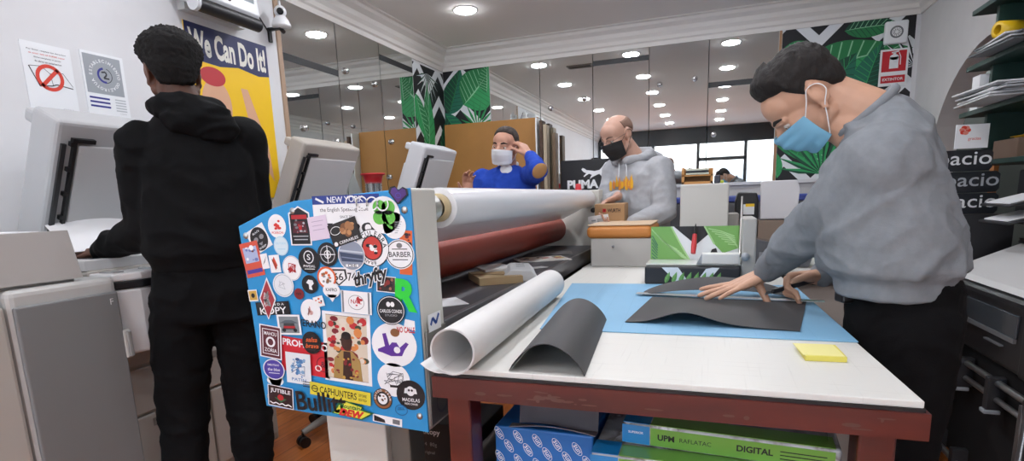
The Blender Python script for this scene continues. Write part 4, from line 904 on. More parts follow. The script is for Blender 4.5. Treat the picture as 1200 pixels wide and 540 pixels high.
# yellow sticky notes
b = MB(); fr = Fr((.187, 1.152, TZ+.0006), (1, .03, 0), (-.03, 1, 0))
b.prism([(0, 0), (.072, .003), (.072, .095), (0, .095)], 0, .010, mat('#d9cd5c', .6), fr); b.prism([(-.003, .004), (.069, .006), (.066, .093), (-.008, .09)], .010, .0112, mat('#e9e397', .6), fr)
tag(obj('sticky_notes', b), 'pad of yellow sticky notes on the bare white table top', 'notes')
# roll of white paper
PWR = mat('#e6e6e4', .5)
def roll(p0, p1, r, turns, m, th=.0016, flare=0, start=-.6):
    p0, p1 = V(p0), V(p1); d = (p1-p0).normalized(); a = d.cross(V((0, 0, 1))).normalized(); c = a.cross(d)
    def fn(u, v):
        t = start+u*turns*2*PI; rr = r*(1-.10*u)+flare*max(0, .06-u)*r*8
        p = p0.lerp(p1, v); return p+a*math.cos(t)*rr+c*math.sin(t)*rr
    return fn
b = MB(); b.sheet(roll((-.452, .905, TZ+.0475), (-.488, 1.74, TZ+.0475), .046, 2.1, PWR, flare=1.2, start=PI*1.12), 90, 6, PWR, .0012)
tag(obj('paper_roll', b), 'rolled white paper tube lying along the left edge of the worktable', 'paper roll')
b = MB()
def br(u, v):
    x0, x1 = -.356+.018*v*0, -.206
    k = math.sin(PI*u)
    x = -.281+(-.075+.15*u)*(1-.04*math.sin(2*PI*u))-.04*v-.0*u
    return (x, .955+.47*v, TZ+.002+.058*k**.75)
b.sheet(br, 24, 8, BKP, .0014); tag(obj('card_sheet', b), 'black card sheet curved into an arch beside the white paper roll', 'card')

# things on the shelf under the table
BBX = mat('#1d6cb8', .45)
t = thing('paper_box', (-.32, 1.2, .425), 'blue box printed with slanted white oval logos under the worktable', 'box')
b = MB(); b.box(-.434, -.212, 1.06, 1.36, .425, .706, BBX); obj('box_body', b, t, bevel=.004)
b = MB(); f = Fr((0, 1.0595, 0), (1, 0, 0), (0, 0, 1))
for j in range(7):
    for i in range(6):
        x, z = -.423+i*.044+(j % 2)*.022, .69-j*.028-i*.004
        if not (-.428 < x < -.218): continue
        g = f.at(x, z, .0006, -58)
        b.ring(0, 0, .0165, .0078, .0012, PW, g, seg=20); b.text('sun', 0, 0, PW, g, w=.021, h=.008, d=.0002, bold=.01)
obj('print', b, t)
b = MB()
b.sheet(lambda u, v: (-.380+.175*u, 1.075+.02*v, .712+.095*v+.004*math.sin(5*u)), 8, 4, mat('#4d4a50', .7), .003); tag(obj('card_sheet', b), 'dark grey card sheet standing upright behind the blue box', 'card')
b = MB(); b.sheet(lambda u, v: (-.395+.19*u, 1.048+.022*v, .709+.010*math.sin(PI*u)*(1-v)+.004), 12, 4, mat('#68656a', .6), .002); tag(obj('card_sheet', b), 'grey card sheet lying loose on top of the blue box', 'card')
GRU = mat('#6fa93f', .35, coat=.5); FOIL = ramp_mat('shrink_wrap', [(0, '#d7dade'), (.45, '#b7b9bd'), (.55, '#8d8a86'), (.62, '#e6e8ea'), (1, '#a8a8aa')], 9, rough=.15, distortion=1.2, bump=.4)
BLB = mat('#1f86c8', .35, coat=.4)
def ream(x0, x1, y0, y1, z0, z1, rot, lab):
    fr = Fr((x0, y0, z0), (math.cos(rot), math.sin(rot), 0), (-math.sin(rot), math.cos(rot), 0)); w, d, h = x1-x0, y1-y0, z1-z0
    t = thing('label_paper_pack', (x0, y0, z0), lab, 'paper pack', 'label paper packs under the worktable')
    b = MB(); b.box(0, w, 0, d, 0, h, FOIL, fr); obj('wrapped_pack', b, t, bevel=.006, seg=3)
    ff = Fr(fr(0, 0, 0), fr.u, (0, 0, 1))
    b = MB(); b.box(.055, w-.01, .004, h-.006, 0, .0015, GRU, ff); b.prism([(.055, -d*.0), (w-.01, 0), (w-.01, .05), (.055, .05)], h, h+.0012, GRU, fr); L_ = obj('green_label', b, t, label='green printed label')
    b = MB(); b.box(-.0015, .053, .004, h-.004, 0, .0014, BLB, ff); b.prism([(0, 0), (.053, 0), (.053, .06), (0, .06)], h, h+.0012, BLB, fr); obj('blue_label', b, t, label='blue corner label')
    b = MB()
    b.text('UPM', .085, h*.5, K1, ff, w=.032, d=.002, bold=.03); b.text('RAFLATAC', .140, h*.5, K1, ff, w=.058, d=.002, bold=0); b.text('DIGITAL', .245, h*.52, K1, ff, w=.062, d=.002, bold=.03)
    for k in range(3): b.rect(.325, h*.62-k*.007, .075, .002, K1, ff, .002)
    b.text('SUPERIOR', .026, h*.6, K2, ff, w=.03, d=.002)
    obj('print', b, t)
    return t
ream(-.205, .235, 1.00, 1.40, .427, .700, .0, 'lower shrink-wrapped pack of label paper with green and blue labels')
t2 = ream(-.150, .235, 1.055, 1.44, .702, .748, -.07, 'top shrink-wrapped pack of label paper with green strip reading DIGITAL')
t = thing('wrapped_paper', (.05, 1.3, .74), 'clear wrapped dark printed sheets on top of the label paper packs', 'paper pack')
b = MB(); b.prism([(-.12, 1.12), (.20, 1.10), (.21, 1.42), (-.10, 1.42)], .750, .775, mat('#3a3834', .2, coat=.8)); obj('sheets', b, t, bevel=.004)
b = MB(); b.sheet(lambda u, v: (-.125+.34*u, 1.095+.34*v, .777+.004*math.sin(9*u+4*v)+.003*math.sin(23*u)), 26, 12, mat('#dfe5e8', .06, trans=.9, alpha=.35), .0008); obj('clear_film', b, t, label='clear shiny film')
b = MB(); b.sheet(lambda u, v: (.21+.045*v+.004*math.sin(9*u), 1.06+.3*u, .79-.30*v), 16, 8, mat('#6f7a70', .1, trans=.5, alpha=.6), .001); tag(obj('plastic_film', b), 'loose clear plastic film hanging at the right end of the paper packs', 'plastic film')
# ---------------------------------------------------------------- guillotine cutter in leaf print at the far end of the worktable
t = thing('paper_cutter', (-.05, 2.2, TZ), 'paper cutter wrapped in green leaf print at the far end of the worktable', 'paper cutter')
b = MB(); b.box(-.215, .115, 2.06, 2.30, TZ, TZ+.066, mat('#202126', .5)); obj('base', b, t, bevel=.006)
f = Fr((0, 2.059, 0), (1, 0, 0), (0, 0, 1)); c = (-.213, .113, TZ+.003, TZ+.064)
b = MB(); b.poly([(-.16, .94), (-.10, .94), (-.05, .87), (-.09, .87)], WW, f, .0006, c); b.poly([(.0, .93), (.05, .94), (.02, .90), (-.02, .90)], WW, f, .0006, c)
LG1, LG2, LGL = mat('#6fa653', .5), mat('#5b9446', .5), mat('#a5cf8f', .5)
for k in range(8): leaf(b, f, c, -.14+k*.025, .876, 70, .045, .016, 0, .001, (LG1, LG2, LGL), 3)
obj('leaf_print', b, t)
fb = Fr((0, 2.255, TZ+.066), (1, 0, 0), (0, .10, 1)); c = (-.212, .118, 0, .135)
b = MB(); b.box(c[0], c[1], c[2], c[3], -.012, 0, WW, fb); 
B_ = obj('backboard', b, t, bevel=.002)
b = MB(); f = Fr(fb(0, 0, .0006), fb.u, fb.v)
b.poly([(-.125, .135), (-.01, .135), (.04, .135), (-.04, .062)], WB, f, .0004, c); b.poly([(-.0, .0), (.05, .0), (.035, .05), (.02, .045)], WB, f, .0004, c)
def bandleaf(pts, a, w2):
    b.poly(pts, LG1, f, .0008, c)
bandleaf([(-.212, .135), (-.135, .135), (-.095, .06), (-.06, 0), (-.212, 0)], 0, 0); bandleaf([(-.01, .135), (.118, .135), (.118, .05), (.06, .03), (.028, .065)], 0, 0)
for k in range(7):
    b.line([(-.21+.012*k, .125-.012*k), (-.165+.012*k, .075-.010*k), (-.11+.009*k, .045-.008*k)], .0035, LGL, f, .0012)
    b.line([(.005+.012*k, .125-.010*k), (.05+.01*k, .115-.009*k), (.10+.002*k, .095-.008*k)], .0035, LGL, f, .0012)
    b.line([(-.207, .10-.014*k), (-.185, .06-.010*k)], .004, mat('#2c6a50', .5), f, .0012)
b.line([(-.135, .135), (-.095, .06), (-.06, 0)], .006, LGL, f, .0014); b.line([(-.01, .135), (.028, .065)], .006, LGL, f, .0014)
obj('leaf_print', b, B_)
b = MB(); b.box(-.215, .118, 2.10, 2.25, TZ+.066, TZ+.072, mat('#d9dfdb', .15)); obj('bed', b, t, bevel=.002)
b = MB(); b.box(-.015, .112, 2.085, 2.13, TZ+.072, TZ+.112, mat('#d8d8d4', .4)); b.prism([(-.015, .072), (-.035, .072), (-.02, .1), (-.015, .112)], -2.13, -2.085, GRY, Fr((0, 0, TZ), (1, 0, 0), (0, 0, 1))); obj('paper_clamp', b, t, bevel=.004)
b = MB(); b.tube([(.112, 2.10, TZ+.10), (.116, 2.16, TZ+.17), (.118, 2.20, TZ+.31)], [.005, .005, .004], STEEL); obj('blade_lever', b, t)
b = MB(); b.prism([(.118, 2.10), (.165, 2.10), (.165, 2.30), (.118, 2.30)], TZ, TZ+.235, mat('#b3b1ab', .5)); obj('side_cover', b, t, bevel=.006)
b = MB(); b.lathe([(.014, 0), (.014, .02), (0, .022)], (.13, 2.10, TZ+.10), GRY, axis=(0, -1, 0)); obj('knob', b, t)
b = MB(); b.tube([(-.04, 2.245, 1.07), (-.0405, 2.247, 1.0)], .0075, mat('#c23a3c', .4)); 
t = thing('craft_knife', (-.04, 2.2, .99), 'red-handled craft knife leaning on the leaf-print cutter backboard', 'knife')
b = MB(); b.tube([(-.048, 2.19, .972), (-.046, 2.205, 1.0), (-.044, 2.226, 1.042)], [.009, .0105, .008], mat('#c5383c', .4)); obj('handle', b, t)
b = MB(); b.tube([(-.044, 2.226, 1.042), (-.043, 2.235, 1.06), (-.042, 2.242, 1.082)], [.005, .005, .001], CK, seg=6); obj('blade', b, t)
# white cabinets / counter beyond the table
TAU = mat('#a9a29a', .6)
t = thing('rear_counter', (.25, 2.9, 0), 'taupe counter behind the worktable carrying cabinets and stacks', 'counter')
b = MB(); b.box(-.55, .86, 2.58, 3.08, .0, .84, TAU); obj('carcass', b, t)
b = MB(); b.box(-.565, .875, 2.565, 3.09, .84, .862, mat('#cfcfca', .4)); obj('worktop', b, t, bevel=.004)
b = MB(); b.box(-.565, .875, 2.558, 2.568, .80, .84, mat('#1f2a26', .5)); obj('edge_strip', b, t)
b = MB(); b.box(-.12, .088, 2.66, 2.86, .862, 1.238, mat('#c4c3bd', .5)); 
t = thing('tower_cabinet', (-.01, 2.76, .862), 'plain off-white upright box behind the leaf-print cutter', 'cabinet'); obj('casing', b, t, bevel=.006)
b = MB(); b.box(.088, .135, 2.70, 2.86, .862, 1.10, mat('#8f8c86', .5)); obj('side_panel', b, t, bevel=.004)
t = thing('desk_organizer', (-.05, 2.78, 1.24), 'small wooden desk organiser with folders standing on the off-white box', 'organiser')
OAK = mat('#c08a4c', .5, var=.12, vscale=30, stretch=(.2, 1, 1))
b = MB(); x0, x1, y0, y1, z0 = -.118, .02, 2.70, 2.84, 1.238
b.box(x0, x1, y0, y1, z0, z0+.012, OAK); b.box(x0, x0+.012, y0, y1, z0, z0+.075, OAK); b.box(x1-.012, x1, y0, y1, z0, z0+.045, OAK); b.box(x0, x1, y1-.01, y1, z0, z0+.075, OAK); b.box(x0, x1, y0, y1, z0+.036, z0+.042, OAK); obj('frame', b, t)
for k, m in enumerate((mat('#c9cfc0', .5), mat('#22252b', .5), mat('#d5d9c9', .5))):
    b = MB(); b.box(-.10, .0, 2.705, 2.82, z0+.044+k*.009, z0+.051+k*.009, m); tag(obj('folder', b), ['pale green folder lowest in the wooden organiser', 'black folder in the middle of the wooden organiser', 'cream folder on top in the wooden organiser'][k], 'folder', 'folders in the organiser')
b = MB(); b.box(.024, .05, 2.70, 2.74, 1.2385, 1.275, mat('#2b2d3a', .4)); b.box(.05, .066, 2.71, 2.73, 1.2385, 1.252, mat('#b9c43a', .5)); tag(obj('desk_gadget', b, bevel=.004), 'small dark gadget with a yellow tip beside the wooden organiser', 'gadget')
# stack with orange edge
t = thing('padded_board', (-.40, 2.70, .99), 'beige board with a thick orange rounded edge below the bald man', 'board')
b = MB(); b.box(-.545, -.245, 2.62, 3.02, 1.058, 1.064, mat('#cfb596', .6)); obj('top', b, t, bevel=.002)
b = MB(); b.box(-.55, -.24, 2.61, 3.02, .998, 1.058, mat('#c9823d', .5)); obj('edge', b, t, bevel=.024, seg=4, label='orange rounded edge')
t = thing('machine_box', (-.4, 2.8, .862), 'pale grey machine body under the orange-edged board', 'machine')
b = MB(); b.box(-.53, -.235, 2.62, 3.0, .862, .998, mat('#b9b7b2', .5)); obj('casing', b, t, bevel=.006)
b = MB(); b.cyl((-.42, 2.62, .96), (-.42, 2.612, .96), .006, CHROME); obj('screw', b, t)
b = MB(); b.box(-.580, -.545, 2.95, 3.01, .0, .985, mat('#b59a5f', .55, var=.15, vscale=18, stretch=(1, 1, .1))); tag(obj('wooden_post', b, bevel=.003), 'pale wooden post at the far end of the laminator bed', 'post')
# label printer, white panel on brown box, plastic trays
t = thing('tape_dispenser', (.19, 3.0, .862), 'black tape machine with a yellow and white label', 'tape dispenser')
b = MB(); b.prism([(.13, 1.06), (.235, 1.06), (.235, 1.15), (.225, 1.19), (.14, 1.195), (.128, 1.15)], -3.05, -2.95, CK, Fr((0, 0, 0), (1, 0, 0), (0, 0, 1))); b.box(.14, .225, 2.95, 3.05, .862, 1.06, mat('#2d2f33', .5)); obj('body', b, t, bevel=.008)
b = MB(); f = Fr((0, 2.9495, 0), (1, 0, 0), (0, 0, 1)); b.rect(.185, 1.11, .06, .05, WHT, f); b.rect(.195, 1.13, .04, .014, YEL, f, .0005); obj('label', b, t, label='white and yellow label')
t = thing('display_panel', (.32, 3.0, 1.04), 'white rounded panel standing on a brown box', 'panel')
b = MB(); b.prism([(.243, 1.06), (.405, 1.06), (.412, 1.20), (.40, 1.238), (.38, 1.243), (.25, 1.245), (.24, 1.235)], -2.98, -2.955, mat('#d5d5d8', .45), Fr((0, 0, 0), (1, 0, 0), (0, 0, 1))); obj('panel', b, t, bevel=.004)
b = MB(); b.box(.25, .40, 2.985, 3.02, 1.02, 1.10, GRY); obj('stand', b, t)
b = MB(); b.box(.235, .42, 2.94, 3.07, .862, 1.055, mat('#8f7d6f', .7)); tag(obj('cardboard_box', b, bevel=.003), 'brown box under the white rounded panel', 'box')
t = thing('plastic_tray', (.28, 2.7, .862), 'smoky grey plastic tray beside the paper cutter', 'tray')
b = MB(); b.prism([(.18, .862), (.42, .862), (.44, .93), (.20, .99), (.17, .97)], -2.80, -2.64, mat('#5c5e63', .2, coat=.5), Fr((0, 0, 0), (1, 0, 0), (0, 0, 1))); obj('tray_body', b, t, bevel=.006)
for k in range(3):
    b = MB(); b.box(.22+k*.06, .25+k*.06, 2.635, 2.641, .89, .93, mat('#8a8c92', .3)); obj('slot', b, t)

# dividing wall ledge and wide plotter at the back
b = MB(); b.box(-.85, 1.45, 5.05, 5.33, .0, 1.25, mat('#c9cacb', .5)); b.box(-.87, 1.47, 5.03, 5.34, 1.25, 1.275, mat('#d6d8da', .4)); tag(obj('low_cabinet', b), 'long white low cabinet against the back wall under the mirrors', 'cabinet')
t = thing('plotter', (.3, 4.6, 0), 'wide-format plotter with a blue front strip near the back wall', 'plotter')
b = MB(); b.box(-.60, .95, 4.45, 4.85, .92, 1.12, mat('#55575c', .4)); obj('body', b, t, bevel=.012)
b = MB(); b.box(-.60, .95, 4.44, 4.86, 1.12, 1.165, mat('#3b4d9c', .4)); obj('cover', b, t, bevel=.01, label='blue cover strip')
b = MB(); b.box(-.60, .95, 4.42, 4.46, .80, .925, mat('#c4c6c8', .4)); obj('paper_guide', b, t, bevel=.005)
for x in (-.5, .8):
    b = MB(); b.box(x, x+.07, 4.5, 4.8, 0, .92, mat('#6d6f73', .4)); obj('leg', b, t, bevel=.005)
# cardboard and board sheets leaning at the back left
OCH = mat('#a9783c', .6, var=.06, vscale=4)
b = MB(); fr = Fr((-2.575, 5.20, .02), (1, 0, 0), (0, .04, 1)); b.box(0, 1.0, 0, 1.95, -.03, 0, OCH, fr); tag(obj('cardboard_sheet', b), 'large brown cardboard sheet leaning behind the man in blue', 'cardboard sheet')
for k, (m, lab, h) in enumerate(((WHT, 'thin white board edge beside the large brown cardboard sheet', 1.95), (mat('#4a3527', .5), 'dark brown board on edge beside the white board edge', 1.92), (mat('#b8a88f', .5), 'pale beige board on edge, rightmost of the leaning sheets', 1.88), (mat('#6b5640', .5), 'narrow brown strip standing against the back mirror', 1.80))):
    x = -1.565+k*.038+(.05 if k == 3 else 0); b = MB(); b.box(x, x+(.012 if k == 0 else .03), 5.16, 5.29-.01*k, .0, h, m); tag(obj('board_sheet', b), lab, 'board')
# black shoe-brand carton
t = thing('shoe_box', (-.8, 3.95, 1.0), 'black carton with a white leaping cat logo behind the laminator', 'box')
b = MB(); b.box(-1.0, -.612, 3.90, 4.15, 1.10, 1.455, mat('#121316', .5)); obj('carton', b, t, bevel=.004)
f = Fr((0, 3.8995, 0), (1, 0, 0), (0, 0, 1)).at(-.806, 1.330)
b = MB(); b.text('PUMA', -.035, -.045, K2, f, w=.225, h=.062, d=.0006, bold=.05)
cat = [(-.045, .058), (-.035, .068), (-.020, .062), (-.008, .052), (.02, .048), (.05, .043), (.085, .05), (.105, .07), (.125, .098), (.15, .108), (.148, .098), (.133, .09), (.118, .066), (.112, .04), (.108, .012), (.118, -.018), (.106, -.014), (.096, .01), (.082, .022), (.05, .01), (.03, .0), (.015, -.012), (.022, .006), (.03, .018), (.01, .026), (-.012, .014), (-.024, .005), (-.03, .01), (-.01, .03), (-.03, .040)]
b.poly(cat, K2, f, .0006); obj('print', b, t)
b = MB(); b.box(-1.05, -.58, 3.88, 4.3, 0, 1.10, mat('#9d9a95', .5)); tag(obj('storage_cabinet', b, bevel=.004), 'grey storage cabinet carrying the black sports brand carton', 'cabinet')
t = thing('red_cap', (-.86, 3.8, 1.2), 'small red cap seen on the laminator end below the sports logo', 'cap')
b = MB(); b.lathe([(.022, 0), (.018, .010), (.015, .036), (0, .038)], (-.72, 3.21, 1.237), RED); obj('cap', b, t)
# ---------------------------------------------------------------- wide-format printer along the right wall
PB = mat('#1b1b1e', .35); PB2 = mat('#2a2a2d', .45); PWT = mat('#c9c9c8', .4)
pr = thing('large_format_printer', (1.2, 2.2, 0), 'black wide-format printer with a white top along the right wall', 'printer')
FRt = Fr((0, 0, 0), (1, 0, 0), (0, 0, 1))         # profile frame, extruded along -y
b = MB(); b.prism([(.985, .56), (1.45, .56), (1.45, .93), (1.30, .95), (1.02, .82), (.985, .80)], -2.92, -1.0, PB, FRt); obj('body', b, pr, bevel=.015)
b = MB(); b.prism([(1.0, .815), (1.02, .835), (1.28, .955), (1.34, .985), (1.45, .985), (1.45, .93), (1.28, .93)], -2.90, -2.0, PWT, FRt); obj('top_cover', b, pr, bevel=.006, label='white sloping top cover')
b = MB(); b.box(1.245, 1.27, 2.0, 2.9, .945, .965, PB); obj('cover_rail', b, pr)
b = MB(); b.prism([(.975, .56), (1.30, .56), (1.36, .98), (1.25, .97), (1.01, .86), (.975, .82)], -2.18, -1.6, PB, FRt); obj('control_housing', b, pr, bevel=.012)
b = MB(); b.box(.978, .988, 2.22, 2.85, .68, .76, mat('#3a3f44', .12)); obj('front_window', b, pr, bevel=.003)
b = MB(); b.box(.974, .984, 2.22, 2.85, .665, .680, mat('#8f9296', .3, .6)); b.box(.972, .984, 2.30, 2.42, .635, .640, mat('#8f9296', .3, .6)); obj('front_trim', b, pr)
b = MB(); b.prism([(1.02, .05), (1.40, .05), (1.40, .56), (1.02, .56)], -2.9, -1.2, mat('#101013', .9), FRt); obj('media_basket', b, pr, bevel=.02, label='black cloth media basket')
for z, r in ((.50, .012), (.44, .010), (.10, .012)):
    b = MB(); b.cyl((.985 if z > .2 else .965, 1.2, z), (.985 if z > .2 else .965, 2.95, z), r, mat('#a9a9aa', .3, .9), seg=14); obj('basket_bar', b, pr)
for y in (2.75, 2.55, 2.3, 2.05):
    b = MB(); b.box(.955, 1.01, y, y+.03, .40, .52, PB2); b.box(.95, 1.0, y-.005, y+.035, .385, .40, GRY); obj('bar_clip', b, pr, bevel=.004)
    b = MB(); b.box(.945, 1.0, y-.06, y-.03, .08, .16, PB2); obj('bar_clip', b, pr, bevel=.004)
b = MB()
fk = Fr((.962, 2.70, .47), (0, -1, 0), (0, 0, 1))
for bx_ in ((-.05, .05, -.045, -.033), (-.05, .05, .033, .045), (-.05, -.038, -.045, .045), (.038, .05, -.045, .045)): b.box(bx_[0], bx_[1], bx_[2], bx_[3], -.01, .01, mat('#8c8c8e', .4), fk)
obj('latch_frame', b, pr, bevel=.004)
for y in (1.45, 2.85):
    b = MB(); b.tube([(1.2, y, .56), (1.2, y, .06)], .03, PB); b.tube([(.90, y, .04), (1.42, y, .04)], .022, PB2); obj('leg', b, pr)
b = MB(); b.tube([(.96, 2.05, .50), (.93, 2.0, .30), (.90, 1.98, .05)], .010, mat('#8c8c8e', .3, .8)); b.tube([(.96, 2.08, .50), (.95, 2.06, .30), (.94, 2.05, .05)], .010, mat('#8c8c8e', .3, .8)); obj('basket_strut', b, pr)
# paper and devices on top of the printer
for k in range(3):
    b = MB(); r = .03*k; b.box(1.20+r*.3, 1.42, 2.40-r, 2.64-r, .988+k*.006, .993+k*.006, mat(['#3a3b3e', '#d0d2d4', '#8d8f93'][k], .5)); tag(obj('paper_sheet', b), ['dark printed sheet lowest on top of the wide-format printer', 'white sheet between two darker ones on the wide-format printer', 'grey printed sheet uppermost on the wide-format printer'][k], 'paper')
t = thing('desktop_printer', (1.36, 2.9, .99), 'black desktop machine with angled paper trays on the wide-format printer', 'printer')
b = MB(); b.box(1.25, 1.47, 2.68, 2.98, 1.02, 1.25, PB); obj('casing', b, t, bevel=.01)
for k in range(2):
    b = MB(); b.prism([(1.12, 1.03+k*.07), (1.27, 1.07+k*.07), (1.27, 1.08+k*.07), (1.12, 1.04+k*.07)], -2.96, -2.70, PB2, FRt); tr = obj('paper_tray', b, t, bevel=.003)
    b = MB(); b.prism([(1.13, 1.0435+k*.07), (1.25, 1.0755+k*.07), (1.25, 1.081+k*.07), (1.13, 1.049+k*.07)], -2.93, -2.73, PW, FRt); tag(obj('paper_sheet', b), ['white paper in the lower tray of the black desktop machine', 'white paper in the upper tray of the black desktop machine'][k], 'paper')
b = MB(); b.box(1.29, 1.46, 2.70, 2.96, .988, 1.02, PB2); obj('base', b, t)
# stack of dark sign boards with white lettering
for k, (w, colr, lab) in enumerate(((.30, '#3a3e44', 'bottom dark sign board lettered in white, standing behind the printer'), (.315, '#4a4e54', 'middle dark sign board with grey lettering behind the printer'), (.28, '#2b2f35', 'top dark sign board with bright lettering behind the printer'))):
    z0 = 1.06+k*.097
    t = thing('sign_board', (1.1, 3.1, z0), lab, 'sign', 'stacked sign boards')
    f = Fr((0, 2.965, 0), (1, .12, 0), (0, 0, 1))
    b = MB(); xr = (1.255, 1.252, 1.215)[k]
    b.prism([(.955, z0), (xr-.012, z0), (xr, z0+.015), (xr, z0+.08), (xr-.015, z0+.094), (.955, z0+.094)], -.02, 0, mat('#24272c', .4), f); obj('board', b, t, bevel=.002)
    b = MB(); b.text('espacio', xr-.155, z0+.047, mat(['#e8eaec', '#a9adb2', '#e8eaec'][k], .5), f, w=.30, h=.075, d=.0008, bold=.006); obj('lettering', b, t)
b = MB(); b.box(1.05, 1.3, 3.08, 3.2, 0, 1.058, PB2); tag(obj('sign_stand', b), 'dark stand holding up the sign boards behind the printer', 'stand')
t = thing('greeting_card', (1.10, 3.14, 1.35), 'white card with a red flower standing on the dark sign boards', 'card')
f = Fr((1.12, 3.10, 1.355), (1, .12, 0), (0, 0, 1)); b = MB(); b.box(-.07, .06, 0, .105, -.004, 0, PW, f)
for k in range(6): b.ell(-.035+.012*math.cos(k), .08+.012*math.sin(k), .011, .009, [RDN, mat('#e08a7a', .5)][k % 2], f, .0006+.0001*k)
b.text('gracias', .005, .04, RDN, f, w=.05, d=.0006, bold=0); obj('printed_card', b, t)
# dark green shelf unit with papers on the right wall
GS = mat('#12342e', .45)
sh = thing('shelf_unit', (1.4, 2.6, 1.25), 'dark green shelf unit of papers on the right wall', 'shelf')
b = MB(); b.box(1.215, 1.515, 3.24, 3.265, 1.28, 2.30, GS); obj('side_panel', b, sh, bevel=.002)
b = MB(); b.box(1.50, 1.515, 1.9, 3.24, 1.28, 2.30, GS); obj('back_panel', b, sh)
for z, x0 in ((1.28, 1.20), (1.515, 1.16), (1.73, 1.17), (1.985, 1.17)):
    b = MB(); b.box(x0, 1.50, 1.9, 3.40, z, z+.022, GS); obj('shelf', b, sh, bevel=.002)
def pile(n, x0, x1, y0, y1, z, cols, label, grp, seed):
    r = random.Random(seed)
    for k in range(n):
        dx, dy, a = r.uniform(-.03, .03), r.uniform(-.03, .03), r.uniform(-.12, .12)
        fr = Fr(((x0+x1)/2+dx, (y0+y1)/2+dy, z+k*.0065), (math.cos(a), math.sin(a), 0), (-math.sin(a), math.cos(a), 0))
        w, h = (x1-x0)/2*r.uniform(.85, 1.05), (y1-y0)/2*r.uniform(.85, 1.05)
        b = MB(); b.box(-w, w, -h, h, 0, .006, mat(r.choice(cols), .5), fr)
        tag(obj('paper_sheet', b), label, 'paper', grp)
pile(9, 1.06, 1.46, 2.78, 3.16, 1.539, ['#bfc1c4', '#d5d7d9', '#8b8e92', '#a7a9ad'], 'white or grey sheet in the fanned stack on the middle green shelf', 'sheets on the middle green shelf', 3)
pile(6, 1.10, 1.46, 2.82, 3.16, 1.754, ['#5c5f63', '#d0d2d4', '#77797d', '#3f4a63'], 'sheet in the dark pile on the upper green shelf', 'sheets on the upper green shelf', 5)
b = MB(); b.box(1.22, 1.40, 2.80, 3.02, 1.60, 1.612, mat('#c8202a', .5)); tag(obj('folder', b), 'red folder on the fanned white sheets of the green shelf', 'folder')
for k, (c_, l_) in enumerate((('#8d2024', 'dark red roll on the upper green shelf'), ('#c8202a', 'bright red roll on the upper green shelf'), ('#e0b81f', 'yellow roll in front on the upper green shelf'))):
    b = MB(); b.lathe([(.02, -.05), (.035, -.05), (.035, .05), (.02, .05), (.02, -.05)], ((1.22, 3.185, 1.788), (1.30, 3.19, 1.788), (1.225, 3.15, 1.858))[k], mat(c_, .4), axis=(1, .3, 0)); tag(obj('tape_roll', b), l_, 'roll', 'rolls on the green shelf')
t = thing('cardboard_box', (1.32, 2.95, 1.302), 'small open cardboard box with yellow paper on the lowest green shelf', 'box')
b = MB(); b.box(1.235, 1.43, 2.98, 3.20, 1.302, 1.385, mat('#7a6353', .7)); obj('box_body', b, t, bevel=.003)
b = MB(); b.sheet(lambda u, v: (1.27+.12*u, 3.02+.12*v, 1.398+.014*math.sin(7*u)*math.cos(5*v)), 8, 8, YEL, .002); obj('yellow_paper', b, t)
t = thing('paper_block', (1.22, 3.3, 1.537), 'block of white sheets standing at the end of the green shelf', 'paper')
b = MB(); b.box(1.19, 1.29, 3.29, 3.37, 1.5375, 1.70, PW); obj('sheets', b, t)
b = MB(); b.box(1.33, 1.35, 3.41, 3.45, 0, 1.90, mat('#b0703a', .5)); tag(obj('wooden_plank', b), 'orange-brown wooden plank standing behind the green shelf', 'plank')
